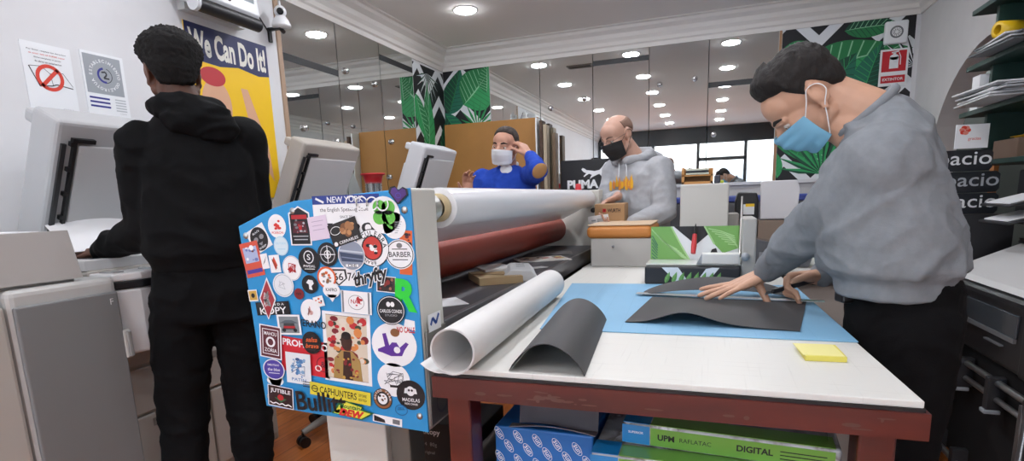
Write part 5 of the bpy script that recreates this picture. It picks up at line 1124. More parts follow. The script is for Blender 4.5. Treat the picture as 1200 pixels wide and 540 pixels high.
# ---------------------------------------------------------------- people: tools
class Prim(MB):
    def cap(s, p0, r0, p1, r1, seg=18):
        """tapered capsule"""
        p0, p1 = V(p0), V(p1); d = p1-p0; L = d.length
        if L < 1e-6: return s.sph(p0, (r0,)*3)
        d /= L; a = d.orthogonal().normalized(); c = d.cross(a); rings = []
        for k in range(1, 6): t = PI/2*k/5; rings.append((p0-d*r0*math.cos(t), r0*math.sin(t)))
        for k in range(0, 5): t = PI/2*k/5; rings.append((p1+d*r1*math.sin(t), r1*math.cos(t)))
        vs = [p+(a*math.cos(2*PI*i/seg)+c*math.sin(2*PI*i/seg))*r for p, r in rings for i in range(seg)]
        n = len(rings); b0 = len(vs); vs += [p0-d*r0, p1+d*r1]
        fs = [(k*seg+i, k*seg+(i+1) % seg, (k+1)*seg+(i+1) % seg, (k+1)*seg+i) for k in range(n-1) for i in range(seg)]
        fs += [(b0, (i+1) % seg, i) for i in range(seg)]+[(b0+1, (n-1)*seg+i, (n-1)*seg+(i+1) % seg) for i in range(seg)]
        s.add(vs, fs, SKN)
    def chain(s, pts):
        for (p0, r0), (p1, r1) in zip(pts, pts[1:]): s.cap(p0, r0, p1, r1)
    def sph(s, c, r, ax=None, seg=22, n=14):
        """ellipsoid with radii r along axes ax"""
        c = V(c); ax = ax or (V((1, 0, 0)), V((0, 1, 0)), V((0, 0, 1))); vs = []
        for k in range(1, n):
            t = PI*k/n
            for i in range(seg):
                q = 2*PI*i/seg; vs.append(c+ax[0]*r[0]*math.sin(t)*math.cos(q)+ax[1]*r[1]*math.sin(t)*math.sin(q)-ax[2]*r[2]*math.cos(t))
        b0 = len(vs); vs += [c-ax[2]*r[2], c+ax[2]*r[2]]
        fs = [(k*seg+i, k*seg+(i+1) % seg, (k+1)*seg+(i+1) % seg, (k+1)*seg+i) for k in range(n-2) for i in range(seg)]
        fs += [(b0, (i+1) % seg, i) for i in range(seg)]+[(b0+1, (n-2)*seg+i, (n-2)*seg+(i+1) % seg) for i in range(seg)]
        if ax[0].cross(ax[1]).dot(ax[2]) < 0: fs = [f[::-1] for f in fs]
        s.add(vs, fs, SKN)
    def loft(s, secs, seg=32, p=2.4):
        """secs: (centre, half width, half depth, side vector, front vector); closed tube from bottom to top"""
        vs = []
        for c, hw, hd, sd, fd in secs:
            c = V(c)
            for i in range(seg):
                t = 2*PI*i/seg; x, y = math.cos(t), math.sin(t)
                k = (abs(x)**p+abs(y)**p)**(-1/p); vs.append(c+V(fd)*hd*x*k+V(sd)*hw*y*k)
        n = len(secs); b0 = len(vs); vs += [V(secs[0][0]), V(secs[-1][0])]
        fs = [(k*seg+i, k*seg+(i+1) % seg, (k+1)*seg+(i+1) % seg, (k+1)*seg+i) for k in range(n-1) for i in range(seg)]
        fs += [(b0, (i+1) % seg, i) for i in range(seg)]+[(b0+1, (n-1)*seg+i, (n-1)*seg+(i+1) % seg) for i in range(seg)]
        s.add(vs, fs, SKN)
SKN = mat('#c69a82', .5)

def grow(name, prim, voxel, smooth, m, parent, disp=None, label=None, iters2=0):
    """merge overlapping closed shapes into one continuous smooth surface"""
    me = bpy.data.meshes.new('tmp'); me.from_pydata(prim.v, [], prim.f); me.update()
    o = bpy.data.objects.new('tmp', me); COL.objects.link(o)
    r = o.modifiers.new('r', 'REMESH'); r.mode = 'VOXEL'; r.voxel_size = voxel; r.adaptivity = 0
    sm = o.modifiers.new('s', 'SMOOTH'); sm.factor = .5; sm.iterations = smooth
    dg = bpy.context.evaluated_depsgraph_get()
    nm = bpy.data.meshes.new_from_object(o.evaluated_get(dg))
    bpy.data.objects.remove(o); bpy.data.meshes.remove(me)
    nm.name = name; nm.materials.clear(); nm.materials.append(m)
    if disp:
        nrm = [v.normal.copy() for v in nm.vertices]
        for v, q in zip(nm.vertices, nrm): v.co = v.co+q*disp(v.co)
    nm.polygons.foreach_set('use_smooth', [True]*len(nm.polygons)); nm.update()
    q = bpy.data.objects.new(name, nm); link(q, parent)
    if label: q['label'] = label
    return q
def folds(amp, freq, st=(1, 1, 1), seed=0, mask=None):
    off = V((seed*3.1, seed*1.7, seed*5.3))
    def f(p):
        q = V((p.x*st[0], p.y*st[1], p.z*st[2]))*freq+off
        w = noise.noise_vector(q*.6)*.5
        n1 = 1-abs(noise.noise(q+w)); n2 = 1-abs(noise.noise(q*2.1+w*2))
        a = amp*((n1*n1-.55)+.35*(n2*n2-.55))
        return a*(mask(p) if mask else 1)
    return f
def axes_from(fwd, up):
    f = V(fwd).normalized(); u = V(up); u = (u-f*u.dot(f)).normalized(); return f, u, u.cross(f)      # s = his left
def smoothpath(P, n=5):
    P = [V(p) for p in P]; out = []
    for i in range(len(P)-1):
        a, b, c, d = P[max(i-1, 0)], P[i], P[i+1], P[min(i+2, len(P)-1)]
        for k in range(n):
            t = k/n; out.append(.5*((2*b)+(c-a)*t+(2*a-5*b+4*c-d)*t*t+(3*b-a-3*c+d)*t**3))
    return out+[P[-1]]
class Head:
    def __init__(s, c, fwd, up, k=1.0): s.c = V(c); s.f, s.u, s.s = axes_from(fwd, up); s.k = k
    def __call__(s, a, f, u): return s.c+(s.s*a+s.f*f+s.u*u)*s.k
    def build(s, b, ears=True):
        A = (s.s, s.f, s.u); k = s.k
        E = lambda c, r: b.sph(s(*c), [x*k for x in r], A, 28, 18)
        C = lambda p, r, q, t: b.cap(s(*p), r*k, s(*q), t*k, 14)
        E((0, -.012, .038), (.075, .096, .080)); E((0, .028, -.022), (.063, .066, .085)); E((0, .060, -.088), (.030, .024, .022)); E((0, .045, .045), (.062, .048, .05))
        for g in (1, -1):
            C((g*.056, -.005, -.055), .020, (g*.020, .062, -.090), .017); E((g*.040, .052, -.022), (.025, .028, .024))
            C((g*.012, .088, .020), .011, (g*.044, .074, .016), .009)
            E((g*.0325, .0705, .0075), (.015, .0135, .0075)); E((g*.0325, .068, -.008), (.014, .012, .007))                        # lids
            E((g*.0115, .098, -.026), (.010, .011, .009))
            if ears:
                E((g*.071, -.012, -.004), (.015, .017, .028))
                pts = [(g*(.077+.005*math.sin(t*.5)), -.014-.017*math.cos(t)*1.0-.004, .002+.030*math.sin(t)) for t in [PI*(-.55+1.65*i/10) for i in range(11)]]
                for p, q in zip(pts, pts[1:]): C(p, .0048, q, .0048)
                E((g*.078, -.004, -.034), (.007, .009, .010))
        C((0, .086, .014), .0085, (0, .112, -.022), .0125)
        C((-.020, .085, -.052), .008, (.020, .085, -.052), .008); C((-.016, .084, -.062), .009, (.016, .084, -.062), .009)
    def eyes(s, parent, iris='#2e1f18', brow='#1c1512', look=(0, 0), thick=1):
        for g in (1, -1):
            b = MB(); c = s(g*.0325, .0735, -.0005); b.lathe([(0, -.011)]+[(.0115*math.sin(PI*k/10), -.0115*math.cos(PI*k/10)) for k in range(1, 10)]+[(0, .0115)], c, mat('#cdc4bb', .2), axis=s.f, seg=18)
            d = (s.f+s.s*look[0]+s.u*look[1]).normalized(); b.lathe([(.0055, .0098), (.004, .0112), (0, .0118)], c, mat(iris, .1), axis=d, seg=14); obj('eye', b, parent)
            b = Prim(); b.cap(s(g*.016, .094, .0235), .0036*thick, s(g*.032, .090, .0285), .0042*thick, 8); b.cap(s(g*.032, .090, .0285), .0042*thick, s(g*.050, .076, .024), .0022*thick, 8); b.mats[0] = mat(brow, .8); obj('eyebrow', b, parent)
    def hair(s, parent, m, line, thick, rough=.0022, freq=90, top=0, label=None, ramp=20, st=(1, 1, 1)):
        """hair shell: line(az) is the elevation of the hairline, thick(az, el) its depth"""
        NU, NV = 130, 72; vs = []
        for j in range(NV+1):
            el = -80+170*j/NV
            for i in range(NU):
                az = -180+360*i/NU; a, e = math.radians(az), math.radians(el)
                d = (math.sin(a)*math.cos(e), math.cos(a)*math.cos(e), math.sin(e))
                r = 1/math.sqrt((d[0]/.075)**2+(d[1]/.096)**2+(d[2]/.080)**2)
                x = (el-line(abs(az)))/9
                w = 0 if x < 0 else (1 if x > 1 else x*x*(3-2*x))
                p = V((d[0]*r, d[1]*r-.012, d[2]*r+.038))
                q = s(*p)
                n = noise.noise(V((q.x*st[0], q.y*st[1], q.z*st[2]))*freq)*rough+noise.noise(q*freq*2.3)*rough*.6
                y_ = max(0, min(1, (el-line(abs(az)))/ramp)); y_ = y_*y_*(3-2*y_); t = (.0022+(thick(abs(az), el)-.0022+n)*(.12+.88*y_))*w-.012*(1-w)
                vs.append(s(*(p+V(d)*t)))
        f = [(j*NU+i, j*NU+(i+1) % NU, (j+1)*NU+(i+1) % NU, (j+1)*NU+i) for j in range(NV) for i in range(NU)]
        f.append([NV*NU+i for i in range(NU)]); f.append([i for i in range(NU)][::-1])
        b = MB(); b.add(vs, [x[::-1] for x in f], m, True); return obj('hair', b, parent, label=label)
    def mask(s, parent, m, top=-.004, low=-.108, pleat=.0022, loops='#e8eaec', out=.0, label=None, wid=70):
        def fn(u, v):
            a = math.radians(-wid+2*wid*u); 
            z = top+(low-top)*v-.010*(1-math.cos(a))*(1-v)*-.6
            edge = abs(2*u-1)
            z = z*(1-.22*edge**2)+(-.05)*.22*edge**2
            R = .100+.026*math.exp(-(a/.55)**2)*math.exp(-((z+.022)/.05)**2)-.016*max(0, (-z-.06)/.05)
            rx = .076-.006*max(0, (-z-.05)/.06)
            y = R*math.cos(a)**.9 if math.cos(a) > 0 else 0
            x = rx*math.sin(a)
            pl = pleat*math.sin(v*PI*7)*(1-edge**2)
            return s(x*1.02, y*.96+.004+out+pl, z)
        b = MB(); b.sheet(fn, 30, 26, m, .0016); M_ = obj('face_mask', b, parent, label=label)
        for g, u in ((1, 1), (-1, 0)):
            b = MB(); p0, p1 = fn(u, .06), fn(u, .94); e0, e1 = s(g*.083, -.008, .028), s(g*.083, -.008, -.028)
            b.tube(smoothpath([p0, p0.lerp(e0, .55)+s.s*g*.004, e0, s(g*.086, -.030, .020), s(g*.086, -.034, -.005), e1, p1.lerp(e1, .55)+s.s*g*.003, p1]), .0013, mat(loops, .6), seg=6); obj('ear_loop', b, M_)
        return M_
def hand(b, wrist, fdir, ndir, thumb, curl=(.15, .2, .2), spread=.12, k=1.0, tcurl=.2, tout=.75, curls=None, tdir=None):
    """palm, four fingers of their own lengths and a thumb; ndir points out of the palm"""
    w = V(wrist); f = V(fdir).normalized(); n = V(ndir); n = (n-f*n.dot(f)).normalized(); t = f.cross(n)*(1 if thumb > 0 else -1)
    t.normalize()
    P = lambda a, c, d: w+(f*a+t*c+n*d)*k
    offs = (.029, .010, -.010, -.029); pl = (.088, .091, .086, .077)
    lens = ((.043, .026, .021), (.047, .030, .022), (.043, .028, .021), (.033, .020, .018))
    for i in range(4):
        b.cap(P(.002, offs[i]*.62, 0), .0145*k, P(pl[i], offs[i], -.002), .0105*k, 12)
        ang = spread*(1.5-i)*.62; d = (f*math.cos(ang)+t*math.sin(ang)).normalized(); p = P(pl[i], offs[i], -.002); r = .0098 if i < 3 else .0085
        cv = curls[i] if curls else curl
        rr = (r, r*.93, r*.86, r*.72)
        for q in range(3):
            d = (Quaternion(d.cross(n), cv[q]) @ d).normalized()
            p2 = p+d*lens[i][q]*k; b.cap(p, rr[q]*k, p2, rr[q+1]*k, 12); p = p2
    b.sph(P(.045, 0, .004), (.046*k, .034*k, .014*k), (f, t, n))
    b.sph(P(.030, .022, .010), (.030*k, .017*k, .015*k), (f, t, n))
    d = V(tdir).normalized() if tdir else (f*.62+t*tout+n*.22).normalized(); p = P(.022, .022, .006)
    for q, (L, r0, r1) in enumerate(((.044, .0150, .0118), (.033, .0115, .0105), (.027, .0105, .0080))):
        p2 = p+d*L*k; b.cap(p, r0*k, p2, r1*k, 12); p = p2
        d = (d*math.cos(tcurl)+(f*.8+n*.35-t*.3).normalized()*math.sin(tcurl)).normalized()
    return P
def shoes(parent, pts, fdir, m):
    f = V(fdir).normalized()
    for p in pts:
        b = Prim(); p = V(p); b.sph(p+f*.07+V((0, 0, .045)), (.135, .05, .045), (f, V((0, 0, 1)).cross(f), V((0, 0, 1)))); b.sph(p+V((0, 0, .07)), (.06, .045, .06), (f, V((0, 0, 1)).cross(f), V((0, 0, 1))))
        b.v = [(x, y, max(z, .004)) for x, y, z in b.v]
        grow('shoe', b, .008, 3, m, parent)
def cloth(h, var=.05, sc=300, bump=.25, rough=.9): return mat(h, rough, bump=bump, bscale=sc, var=var, vscale=40, spec=.2)
UP = V((0, 0, 1))
# ================================================================ man in the grey sweatshirt, right, cutting card
SK1 = mat('#c59a80', .5, bump=.06, bscale=500, var=.05, vscale=25)
pm = thing('person', (.45, 1.55, 0), 'man in a grey sweatshirt and blue face mask leaning over the table', 'person')
F = V((-.95, .30, 0)).normalized(); Ls = UP.cross(F)
Hd = Head((.228, 1.60, 1.418), (-.62, .08, -.76), (-.77, -.08, .60), .95)
b = Prim(); Hd.build(b)
neck = V((.362, 1.575, 1.368))
b.cap(Hd(0, -.035, -.045), .056, neck, .060); b.cap(Hd(0, .0, -.075), .045, neck+V((-.03, 0, -.03)), .055)
shL, elL, wrL = V((.345, 1.395, 1.228)), V((.262, 1.555, 1.112)), V((.160, 1.752, .957))
shR, elR, wrR = V((.445, 1.745, 1.27)), V((.520, 1.82, 1.05)), V((.312, 1.80, .945))
b.chain([(shL+V((.02, .07, .02)), .04), (elL, .034), (wrL, .027)]); b.chain([(shR+V((-.02, -.07, .02)), .04), (elR, .034), (wrR, .027)])
b.loft([((.45, 1.55, .86), .13, .09, Ls, F), ((.415, 1.55, 1.1), .13, .08, Ls, F), ((.385, 1.56, 1.25), .14, .08, Ls, F), ((.365, 1.57, 1.33), .09, .06, Ls, F)])
hips = [V((.455, 1.455, .87)), V((.475, 1.645, .87))]; knees = [V((.44, 1.44, .48)), V((.47, 1.66, .48))]; ank = [V((.47, 1.44, .09)), V((.50, 1.67, .09))]
for h, k, a in zip(hips, knees, ank): b.chain([(h, .075), (k, .052), (a, .038)])
# left hand flat on the ruler, right hand gripping the cutter
hand(b, wrL, (-.90, -.16, -.46), (-.45, .0, -.9), -1, curls=((-.22, -.02, .10), (-.18, .0, .10), (-.16, .02, .1), (-.12, .04, .1)), spread=.30, tcurl=.0, tdir=(.42, -.28, -.80))
hand(b, wrR, (-.93, -.25, -.12), (.15, -.55, -.8), 1, curls=((1.1, 1.35, .8), (1.2, 1.4, .9), (1.3, 1.4, .9), (1.35, 1.4, .9)), spread=.05, tout=.5, tcurl=.25)
grow('body', b, .0036, 5, SK1, pm)
Hd.eyes(pm, look=(0, -.4), brow='#17110e', thick=1.1)
HB = mat('#15110f', .75, bump=.9, bscale=260, stretch=(1, 1, .35), var=.3, vscale=60)
def lineR(az): return 26-max(0, az-30)*.25 if az < 60 else (18-(az-60)*1.9 if az < 82 else (-24+(az-82)*1.5 if az < 96 else max(-66, -3-max(0, az-100)*1.4)))
Hd.hair(pm, HB, lineR, lambda az, el: .003+.021*max(0, min(1, (el+5)/50))+.012*max(0, min(1, (75-az)/25))*max(0, min(1, (el-10)/20))+.016*max(0, min(1, (az-100)/40))*max(0, min(1, (-el-5)/40)), rough=.0040, freq=70, ramp=30, st=(1.6, 1, .6))
Hd.mask(pm, mat('#7db8d6', .7, bump=.1, bscale=200), label='light blue pleated surgical mask')
GSW = cloth('#81868b', .09)
b = Prim()
b.loft([((.432, 1.55, .945), .172, .122, Ls, F), ((.430, 1.55, .985), .174, .125, Ls, F), ((.422, 1.55, 1.01), .198, .150, Ls, F), ((.412, 1.55, 1.09), .203, .146, Ls, F), ((.397, 1.555, 1.19), .205, .134, Ls, F), ((.384, 1.56, 1.265), .195, .118, Ls, V((-.97, .2, -.18))), ((.378, 1.565, 1.315), .150, .104, Ls, V((-.87, .2, -.45))), ((.368, 1.57, 1.350), .098, .088, Ls, V((-.75, .2, -.62))), ((.352, 1.572, 1.372), .073, .070, Ls, V((-.70, .2, -.68)))])
b.chain([(shL+V((.01, .03, .015)), .090), (shL.lerp(elL, .5)+V((0, -.005, 0)), .077), (elL, .063), (elL.lerp(wrL, .55)+V((0, 0, .004)), .051), (wrL+V((.018, -.032, .032)), .042)])
b.cap(wrL+V((.030, -.05, .045)), .038, wrL+V((.008, -.012, .012)), .035)
b.chain([(shR+V((-.0, -.03, .02)), .088), (elR, .066), (elR.lerp(wrR, .7), .054)]); b.cap(elR.lerp(wrR, .75), .044, elR.lerp(wrR, .93), .038)
SWT = grow('sweatshirt', b, .0065, 4, GSW, pm, folds(.015, 8, (1, 1, 1.1), 2, lambda p: 1.0 if p.z > 1.0 else .35), label='grey marl sweatshirt')
b = MB()
c = V((.350, 1.572, 1.374)); ud = (Hd.c-neck).normalized(); n1 = V((-.68, 0, .73)).normalized(); a1 = n1.cross(V((0, 1, 0))).normalized(); a2 = n1.cross(a1)
b.tube([c+a1*.073*math.cos(2*PI*i/28)+a2*.074*math.sin(2*PI*i/28) for i in range(29)], .011, GSW, seg=10); obj('collar', b, SWT)
b = Prim(); TR = cloth('#08080a', .1, 250)
b.loft([((.458, 1.55, .78), .165, .115, Ls, F), ((.458, 1.55, .87), .170, .120, Ls, F), ((.452, 1.55, .985), .158, .115, Ls, F)])
for h, k, a in zip(hips, knees, ank): b.chain([(h, .092), (h.lerp(k, .5), .082), (k, .070), (k.lerp(a, .5), .062), (a+V((0, 0, .02)), .055)])
grow('trousers', b, .009, 4, TR, pm, folds(.008, 9, (1, 1, 1.5), 5))
b = MB(); b.box(-.02, .02, -.018, .018, -.01, .02, CK, Fr((.322, 1.49, .945), (.3, -.95, 0), (0, 0, 1))); obj('belt_pouch', b, pm, bevel=.006)
shoes(pm, ank, F, CK)
b = MB()
t = thing('cutter', wrR+V((-.11, -.04, -.03)), 'dark utility cutter gripped in the sweatshirt man\'s right hand', 'cutter')
g0 = wrR+V((-.070, -.045, -.022)); gd = V((-.80, -.30, -.22)).normalized()
b = Prim(); b.cap(g0-gd*.055, .009, g0+gd*.06, .0075); b.mats[0] = mat('#23242a', .35); obj('handle', b, t)
b = MB(); fr = Fr(g0+gd*.058, gd, (0, 0, 1)); b.prism([(0, -.004), (.03, -.004), (.022, .005), (0, .005)], -.0005, .0005, STEEL, fr); obj('blade', b, t)

# ================================================================ man in the black hoodie, left, seen from behind at the copier
SK2 = mat('#5b3a2b', .5, bump=.05, bscale=500)
O = V((-1.745, 1.5, 0)); F = V((-.75, .66, 0)).normalized(); Rr = V((.66, .75, 0)).normalized()
def Lc(r, f, z): return O+Rr*r+F*f+UP*z
pm = thing('person', O, 'man in a black hoodie and black joggers standing with his back turned', 'person')
Hd = Head(Lc(-.012, .030, 1.668), F+V((-.10, -.06, -.10)), (-.05, .0, 1))
b = Prim(); Hd.build(b); neck = Lc(.012, .01, 1.53)
b.cap(Hd(0, -.022, -.05), .060, neck, .064)
shL, elL, wrL = Lc(-.130, .0, 1.43), Lc(-.150, .04, 1.135), Lc(-.328, .262, 1.064)
shR, elR, wrR = Lc(.180, .0, 1.455), Lc(.190, .06, 1.15), Lc(.12, .29, 1.08)
for s_ in ((shL, elL, wrL), (shR, elR, wrR)): b.chain([(s_[0].lerp(neck, .15), .042), (s_[1], .038), (s_[2], .029)])
Ls = -Rr
b.loft([(Lc(.02, 0, .88), .13, .09, Ls, F), (Lc(.02, 0, 1.15), .14, .09, Ls, F), (Lc(.025, 0, 1.38), .14, .08, Ls, F), (Lc(.015, .01, 1.48), .09, .06, Ls, F)])
hips = [Lc(-.080, 0, .90), Lc(.120, 0, .90)]; knees = [Lc(-.125, .035, .50), Lc(.098, .03, .50)]; ank = [Lc(-.150, -.02, .09), Lc(.085, -.02, .09)]
for h, k, a in zip(hips, knees, ank): b.chain([(h, .08), (k, .055), (a, .04)])
hand(b, wrL, Rr*-.55+F*.72+UP*-.12, -UP, 1, curl=(.12, .2, .15), spread=.15)
hand(b, wrR, F*.9+Rr*-.2-UP*.1, -UP, -1, curl=(.15, .25, .2), spread=.12)
grow('body', b, .005, 5, SK2, pm)
Hd.eyes(pm, iris='#160e0b', brow='#0d0908')
AF = mat('#080707', .95, bump=1, bscale=420, var=.3, vscale=90)
def lineL(az): return 26 if az < 50 else (26-(az-50)*1.2 if az < 80 else (-18+(az-80)*.9 if az < 96 else max(-76, -4-(az-96)*1.6)))
Hd.hair(pm, AF, lineL, lambda az, el: .006+.028*max(0, min(1, (el+38)/60))+.034*max(0, min(1, (az-100)/40))*max(0, min(1, (-el-5)/40)), rough=.0060, freq=150, ramp=32)
BH = cloth('#08090b', .12, 260, .3)
b = Prim()
b.loft([(Lc(.022, 0, .985), .180, .125, Ls, F), (Lc(.022, 0, 1.015), .184, .130, Ls, F), (Lc(.022, 0, 1.05), .200, .148, Ls, F), (Lc(.022, 0, 1.15), .190, .145, Ls, F), (Lc(.025, 0, 1.28), .190, .138, Ls, F), (Lc(.028, 0, 1.39), .190, .122, Ls, F), (Lc(.028, .0, 1.465), .150, .105, Ls, F), (Lc(.02, .01, 1.52), .10, .09, Ls, F), (Lc(.015, .015, 1.56), .078, .078, Ls, F)])
b.chain([(shL+V((0, 0, -.01)), .082), (shL.lerp(elL, .5), .076), (elL, .070), (elL.lerp(wrL, .5), .060), (elL.lerp(wrL, .85), .050)]); b.cap(elL.lerp(wrL, .85), .044, elL.lerp(wrL, .98), .040)
b.chain([(shR+V((0, 0, -.01)), .083), (shR.lerp(elR, .5), .076), (elR, .068), (elR.lerp(wrR, .6), .056), (elR.lerp(wrR, .9), .046)])
HO = grow('hoodie', b, .008, 4, BH, pm, folds(.013, 7.5, (1, 1, 1.2), 4, lambda p: 1 if p.z > 1.04 else .3), label='black hooded sweatshirt')
b = Prim()
for i in range(13):                                                           # hood lying round the neck and down the back
    t0, t1 = PI*(.12+1.76*i/13), PI*(.12+1.76*(i+1)/13)
    q = lambda t: Lc(.018-.090*math.sin(t), .015+.095*math.cos(t), 1.553+.015*math.cos(t))
    rr = lambda t: .030+.022*max(0, -math.cos(t))
    b.cap(q(t0), rr(t0), q(t1), rr(t1))
b.sph(Lc(.045, -.10, 1.505), (.110, .052, .062), (Rr, F, UP)); b.sph(Lc(.095, -.105, 1.475), (.075, .042, .05), (Rr, F, UP)); b.cap(Lc(-.075, .01, 1.55), .030, Lc(-.01, -.10, 1.53), .036)
grow('hood', b, .008, 5, BH, HO, folds(.012, 10, (1, 1, 2.2), 9))
b = Prim(); TR = cloth('#07080a', .12, 260, .3)
b.loft([(Lc(.02, 0, .80), .185, .122, Ls, F), (Lc(.02, 0, .90), .195, .130, Ls, F), (Lc(.022, 0, 1.02), .170, .118, Ls, F)])
for h, k, a in zip(hips, knees, ank): b.chain([(h-UP*.02, .100), (h.lerp(k, .5), .100), (k, .088), (k.lerp(a, .5), .078), (a+UP*.04, .062)])
grow('joggers', b, .009, 4, TR, pm, folds(.011, 8, (1, 1, 1.5), 7))
shoes(pm, ank, F, CK)

# ================================================================ bald man in the light grey hoodie, middle, holding a small carton
SK3 = mat('#c49a86', .45, bump=.05, bscale=500, var=.05, vscale=25)
O = V((-.395, 3.33, 0)); F = V((-.62, -.78, 0)).normalized(); Ls = UP.cross(F)
pm = thing('person', O, 'bald man in a light grey hoodie and black face mask', 'person')
Hd = Head((-.500, 3.28, 1.530), (-.60, -.68, -.40), (-.22, -.20, .95))
b = Prim(); Hd.build(b); neck = V((-.415, 3.34, 1.405)); b.cap(Hd(0, -.022, -.05), .058, neck, .062)
shL, elL, wrL = V((-.255, 3.22, 1.335)), V((-.225, 3.15, 1.095)), V((-.395, 2.985, 1.040))
shR, elR, wrR = V((-.535, 3.43, 1.345)), V((-.585, 3.35, 1.13)), V((-.475, 3.12, 1.195))
for s_ in ((shL, elL, wrL), (shR, elR, wrR)): b.chain([(s_[0], .05), (s_[1], .038), (s_[2], .027)])
b.loft([(O+UP*.86, .13, .09, Ls, F), (O+UP*1.1, .13, .09, Ls, F), (O+UP*1.28, .16, .09, Ls, F), (neck-UP*.02, .09, .07, Ls, F)])
hips = [O+Ls*.095+UP*.86, O-Ls*.095+UP*.86]; knees = [O+Ls*.11+UP*.47+F*.02, O-Ls*.11+UP*.47+F*.02]; ank = [O+Ls*.11+UP*.09, O-Ls*.11+UP*.09]
for h, k, a in zip(hips, knees, ank): b.chain([(h, .08), (k, .055), (a, .04)])
hand(b, wrL, (-.88, -.30, .02), (-.05, -.05, 1), 1, curl=(.45, .5, .3), spread=.12, tout=.5)
hand(b, wrR, (-.70, -.45, -.32), (-.1, -.3, -.9), -1, curl=(.4, .5, .3), spread=.12, tout=.6)
grow('body', b, .0055, 4, SK3, pm)
Hd.eyes(pm, look=(0, -.5), brow='#6b5244', iris='#3d4a52')
def lineG(az): return 95 if az < 62 else (95-(az-62)*4.6 if az < 84 else (-8+(az-84)*.5 if az < 96 else -2-(az-96)*.6))
Hd.hair(pm, mat('#86695a', .8, bump=.6, bscale=300), lineG, lambda az, el: .0035 if el < 30 else .0035-.0115*min(1, (el-30)/16), rough=.001, freq=150, label='short fringe of hair round a bald crown')
Hd.mask(pm, mat('#141417', .6, bump=.1, bscale=200), pleat=.001, loops='#1a1a1d', label='black cloth mask')
b = MB()
for g in (1, -1): b.tube([Hd(g*.0325+.022*math.cos(t), .100, .0+.015*math.sin(t)) for t in [2*PI*i/16 for i in range(17)]], .0009, mat('#4b4b4e', .3, .6), seg=6); b.tube([Hd(g*.054, .098, .004), Hd(g*.074, .06, .008), Hd(g*.079, -.01, .012)], .0011, mat('#4b4b4e', .3, .6), seg=6)
b.tube([Hd(-.011, .102, .003), Hd(0, .106, .006), Hd(.011, .102, .003)], .001, mat('#4b4b4e', .3, .6), seg=6); obj('spectacles', b, pm)
LG = cloth('#a9abaf', .06)
b = Prim()
b.loft([(O+UP*.90, .172, .130, Ls, F), (O+UP*.95, .195, .150, Ls, F), (O+UP*1.1, .20, .150, Ls, F), (O+UP*1.22, .20, .140, Ls, F), (O+UP*1.31-F*.0, .195, .122, Ls, F), (O+UP*1.365, .145, .10, Ls, F), (neck+UP*.0, .085, .08, Ls, F)])
b.chain([(shL+V((-.01, .02, .0)), .080), (shL.lerp(elL, .5), .072), (elL, .064), (elL.lerp(wrL, .5), .055), (elL.lerp(wrL, .85), .045)]); b.chain([(shR, .080), (elR, .062), (elR.lerp(wrR, .85), .044)])
HO = grow('hoodie', b, .009, 3, LG, pm, folds(.012, 8, (1, 1, 1.2), 11), label='light grey hooded sweatshirt')
b = Prim()
for i in range(12):
    t0, t1 = PI*(.15+1.7*i/12), PI*(.15+1.7*(i+1)/12)
    q = lambda t: neck+Ls*.10*math.sin(t)+F*(.02+.095*math.cos(t))+UP*(.005-.02*math.cos(t))
    rr = lambda t: .022+.026*max(0, -math.cos(t))
    b.cap(q(t0), rr(t0), q(t1), rr(t1))
b.sph(neck-F*.115+UP*-.01, (.115, .055, .065), (Ls, F, UP))
grow('hood', b, .008, 4, LG, HO, folds(.008, 12, (1, 1, 2), 3))
# yellow flame lettering on the chest
cf = O+UP*1.262+F*.150+Ls*.045; f = Fr(cf, -Ls, UP); 
b = MB()
for i in range(11):
    x = -.085+.017*i; h = .026+.012*math.sin(i*2.1); hh = .036+.018*math.sin(i*1.7+1); dd = -.35*x*x/.10
    b.poly([(x-.010, -h), (x+.010, -h*.9), (x+.012, h*.2), (x+.002, hh), (x-.011, h*.3)], [mat('#e9b02a', .6), mat('#d98a3a', .6)][i % 2], f, .006+dd)
    b.poly([(x-.004, -h*.6), (x+.004, -h*.6), (x+.001, h*.6)], mat('#b56ab0', .6), f, .0075+dd)
obj('chest_print', b, HO, label='yellow and orange flame lettering')
for g in (1, -1):
    b = MB(); b.tube([neck+F*.095+Ls*g*.025-UP*.02, cf+Ls*g*.03+UP*.09+F*.006, cf+Ls*g*.032+UP*.04+F*.008], .003, mat('#d0d2d4', .7), seg=6); obj('drawstring', b, HO)
b = Prim(); b.loft([(O+UP*.80, .165, .115, Ls, F), (O+UP*.95, .16, .11, Ls, F)])
for h, k, a in zip(hips, knees, ank): b.chain([(h, .092), (k, .072), (a+UP*.02, .056)])
grow('trousers', b, .01, 3, TR, pm); shoes(pm, ank, F, CK)
# small brown carton and the white slip he holds
t = thing('parcel', (-.56, 3.05, 1.05), 'small brown carton with a red emblem held by the bald man', 'box')
fc = Fr((-.565, 3.01, 1.04), (1, -.10, 0), (0, -.05, 1))
b = MB(); b.box(-.02, .145, 0, .115, -.09, 0, mat('#a98660', .65, bump=.1, bscale=80), fc); obj('carton', b, t, bevel=.003)
b = MB(); b.text('WURTH', .088, .080, mat('#3a2b22', .5), fc, w=.07, h=.02, d=.0008, bold=.03)
for dx in (-.003, .003): b.line([(.076+dx, .0945), (.076+dx, .0965)], .002, mat('#3a2b22', .5), fc, .0008)
b.poly([(.026, .072), (.044, .072), (.044, .09), (.026, .09)], RED, fc, .0006); b.poly([(.029, .080), (.035, .075), (.041, .080), (.038, .087), (.032, .087)], mat('#8d1016', .5), fc, .0008); obj('print', b, t)
t = thing('delivery_slip', (-.52, 2.97, 1.0), 'white printed slip in the bald man\'s left hand', 'paper')
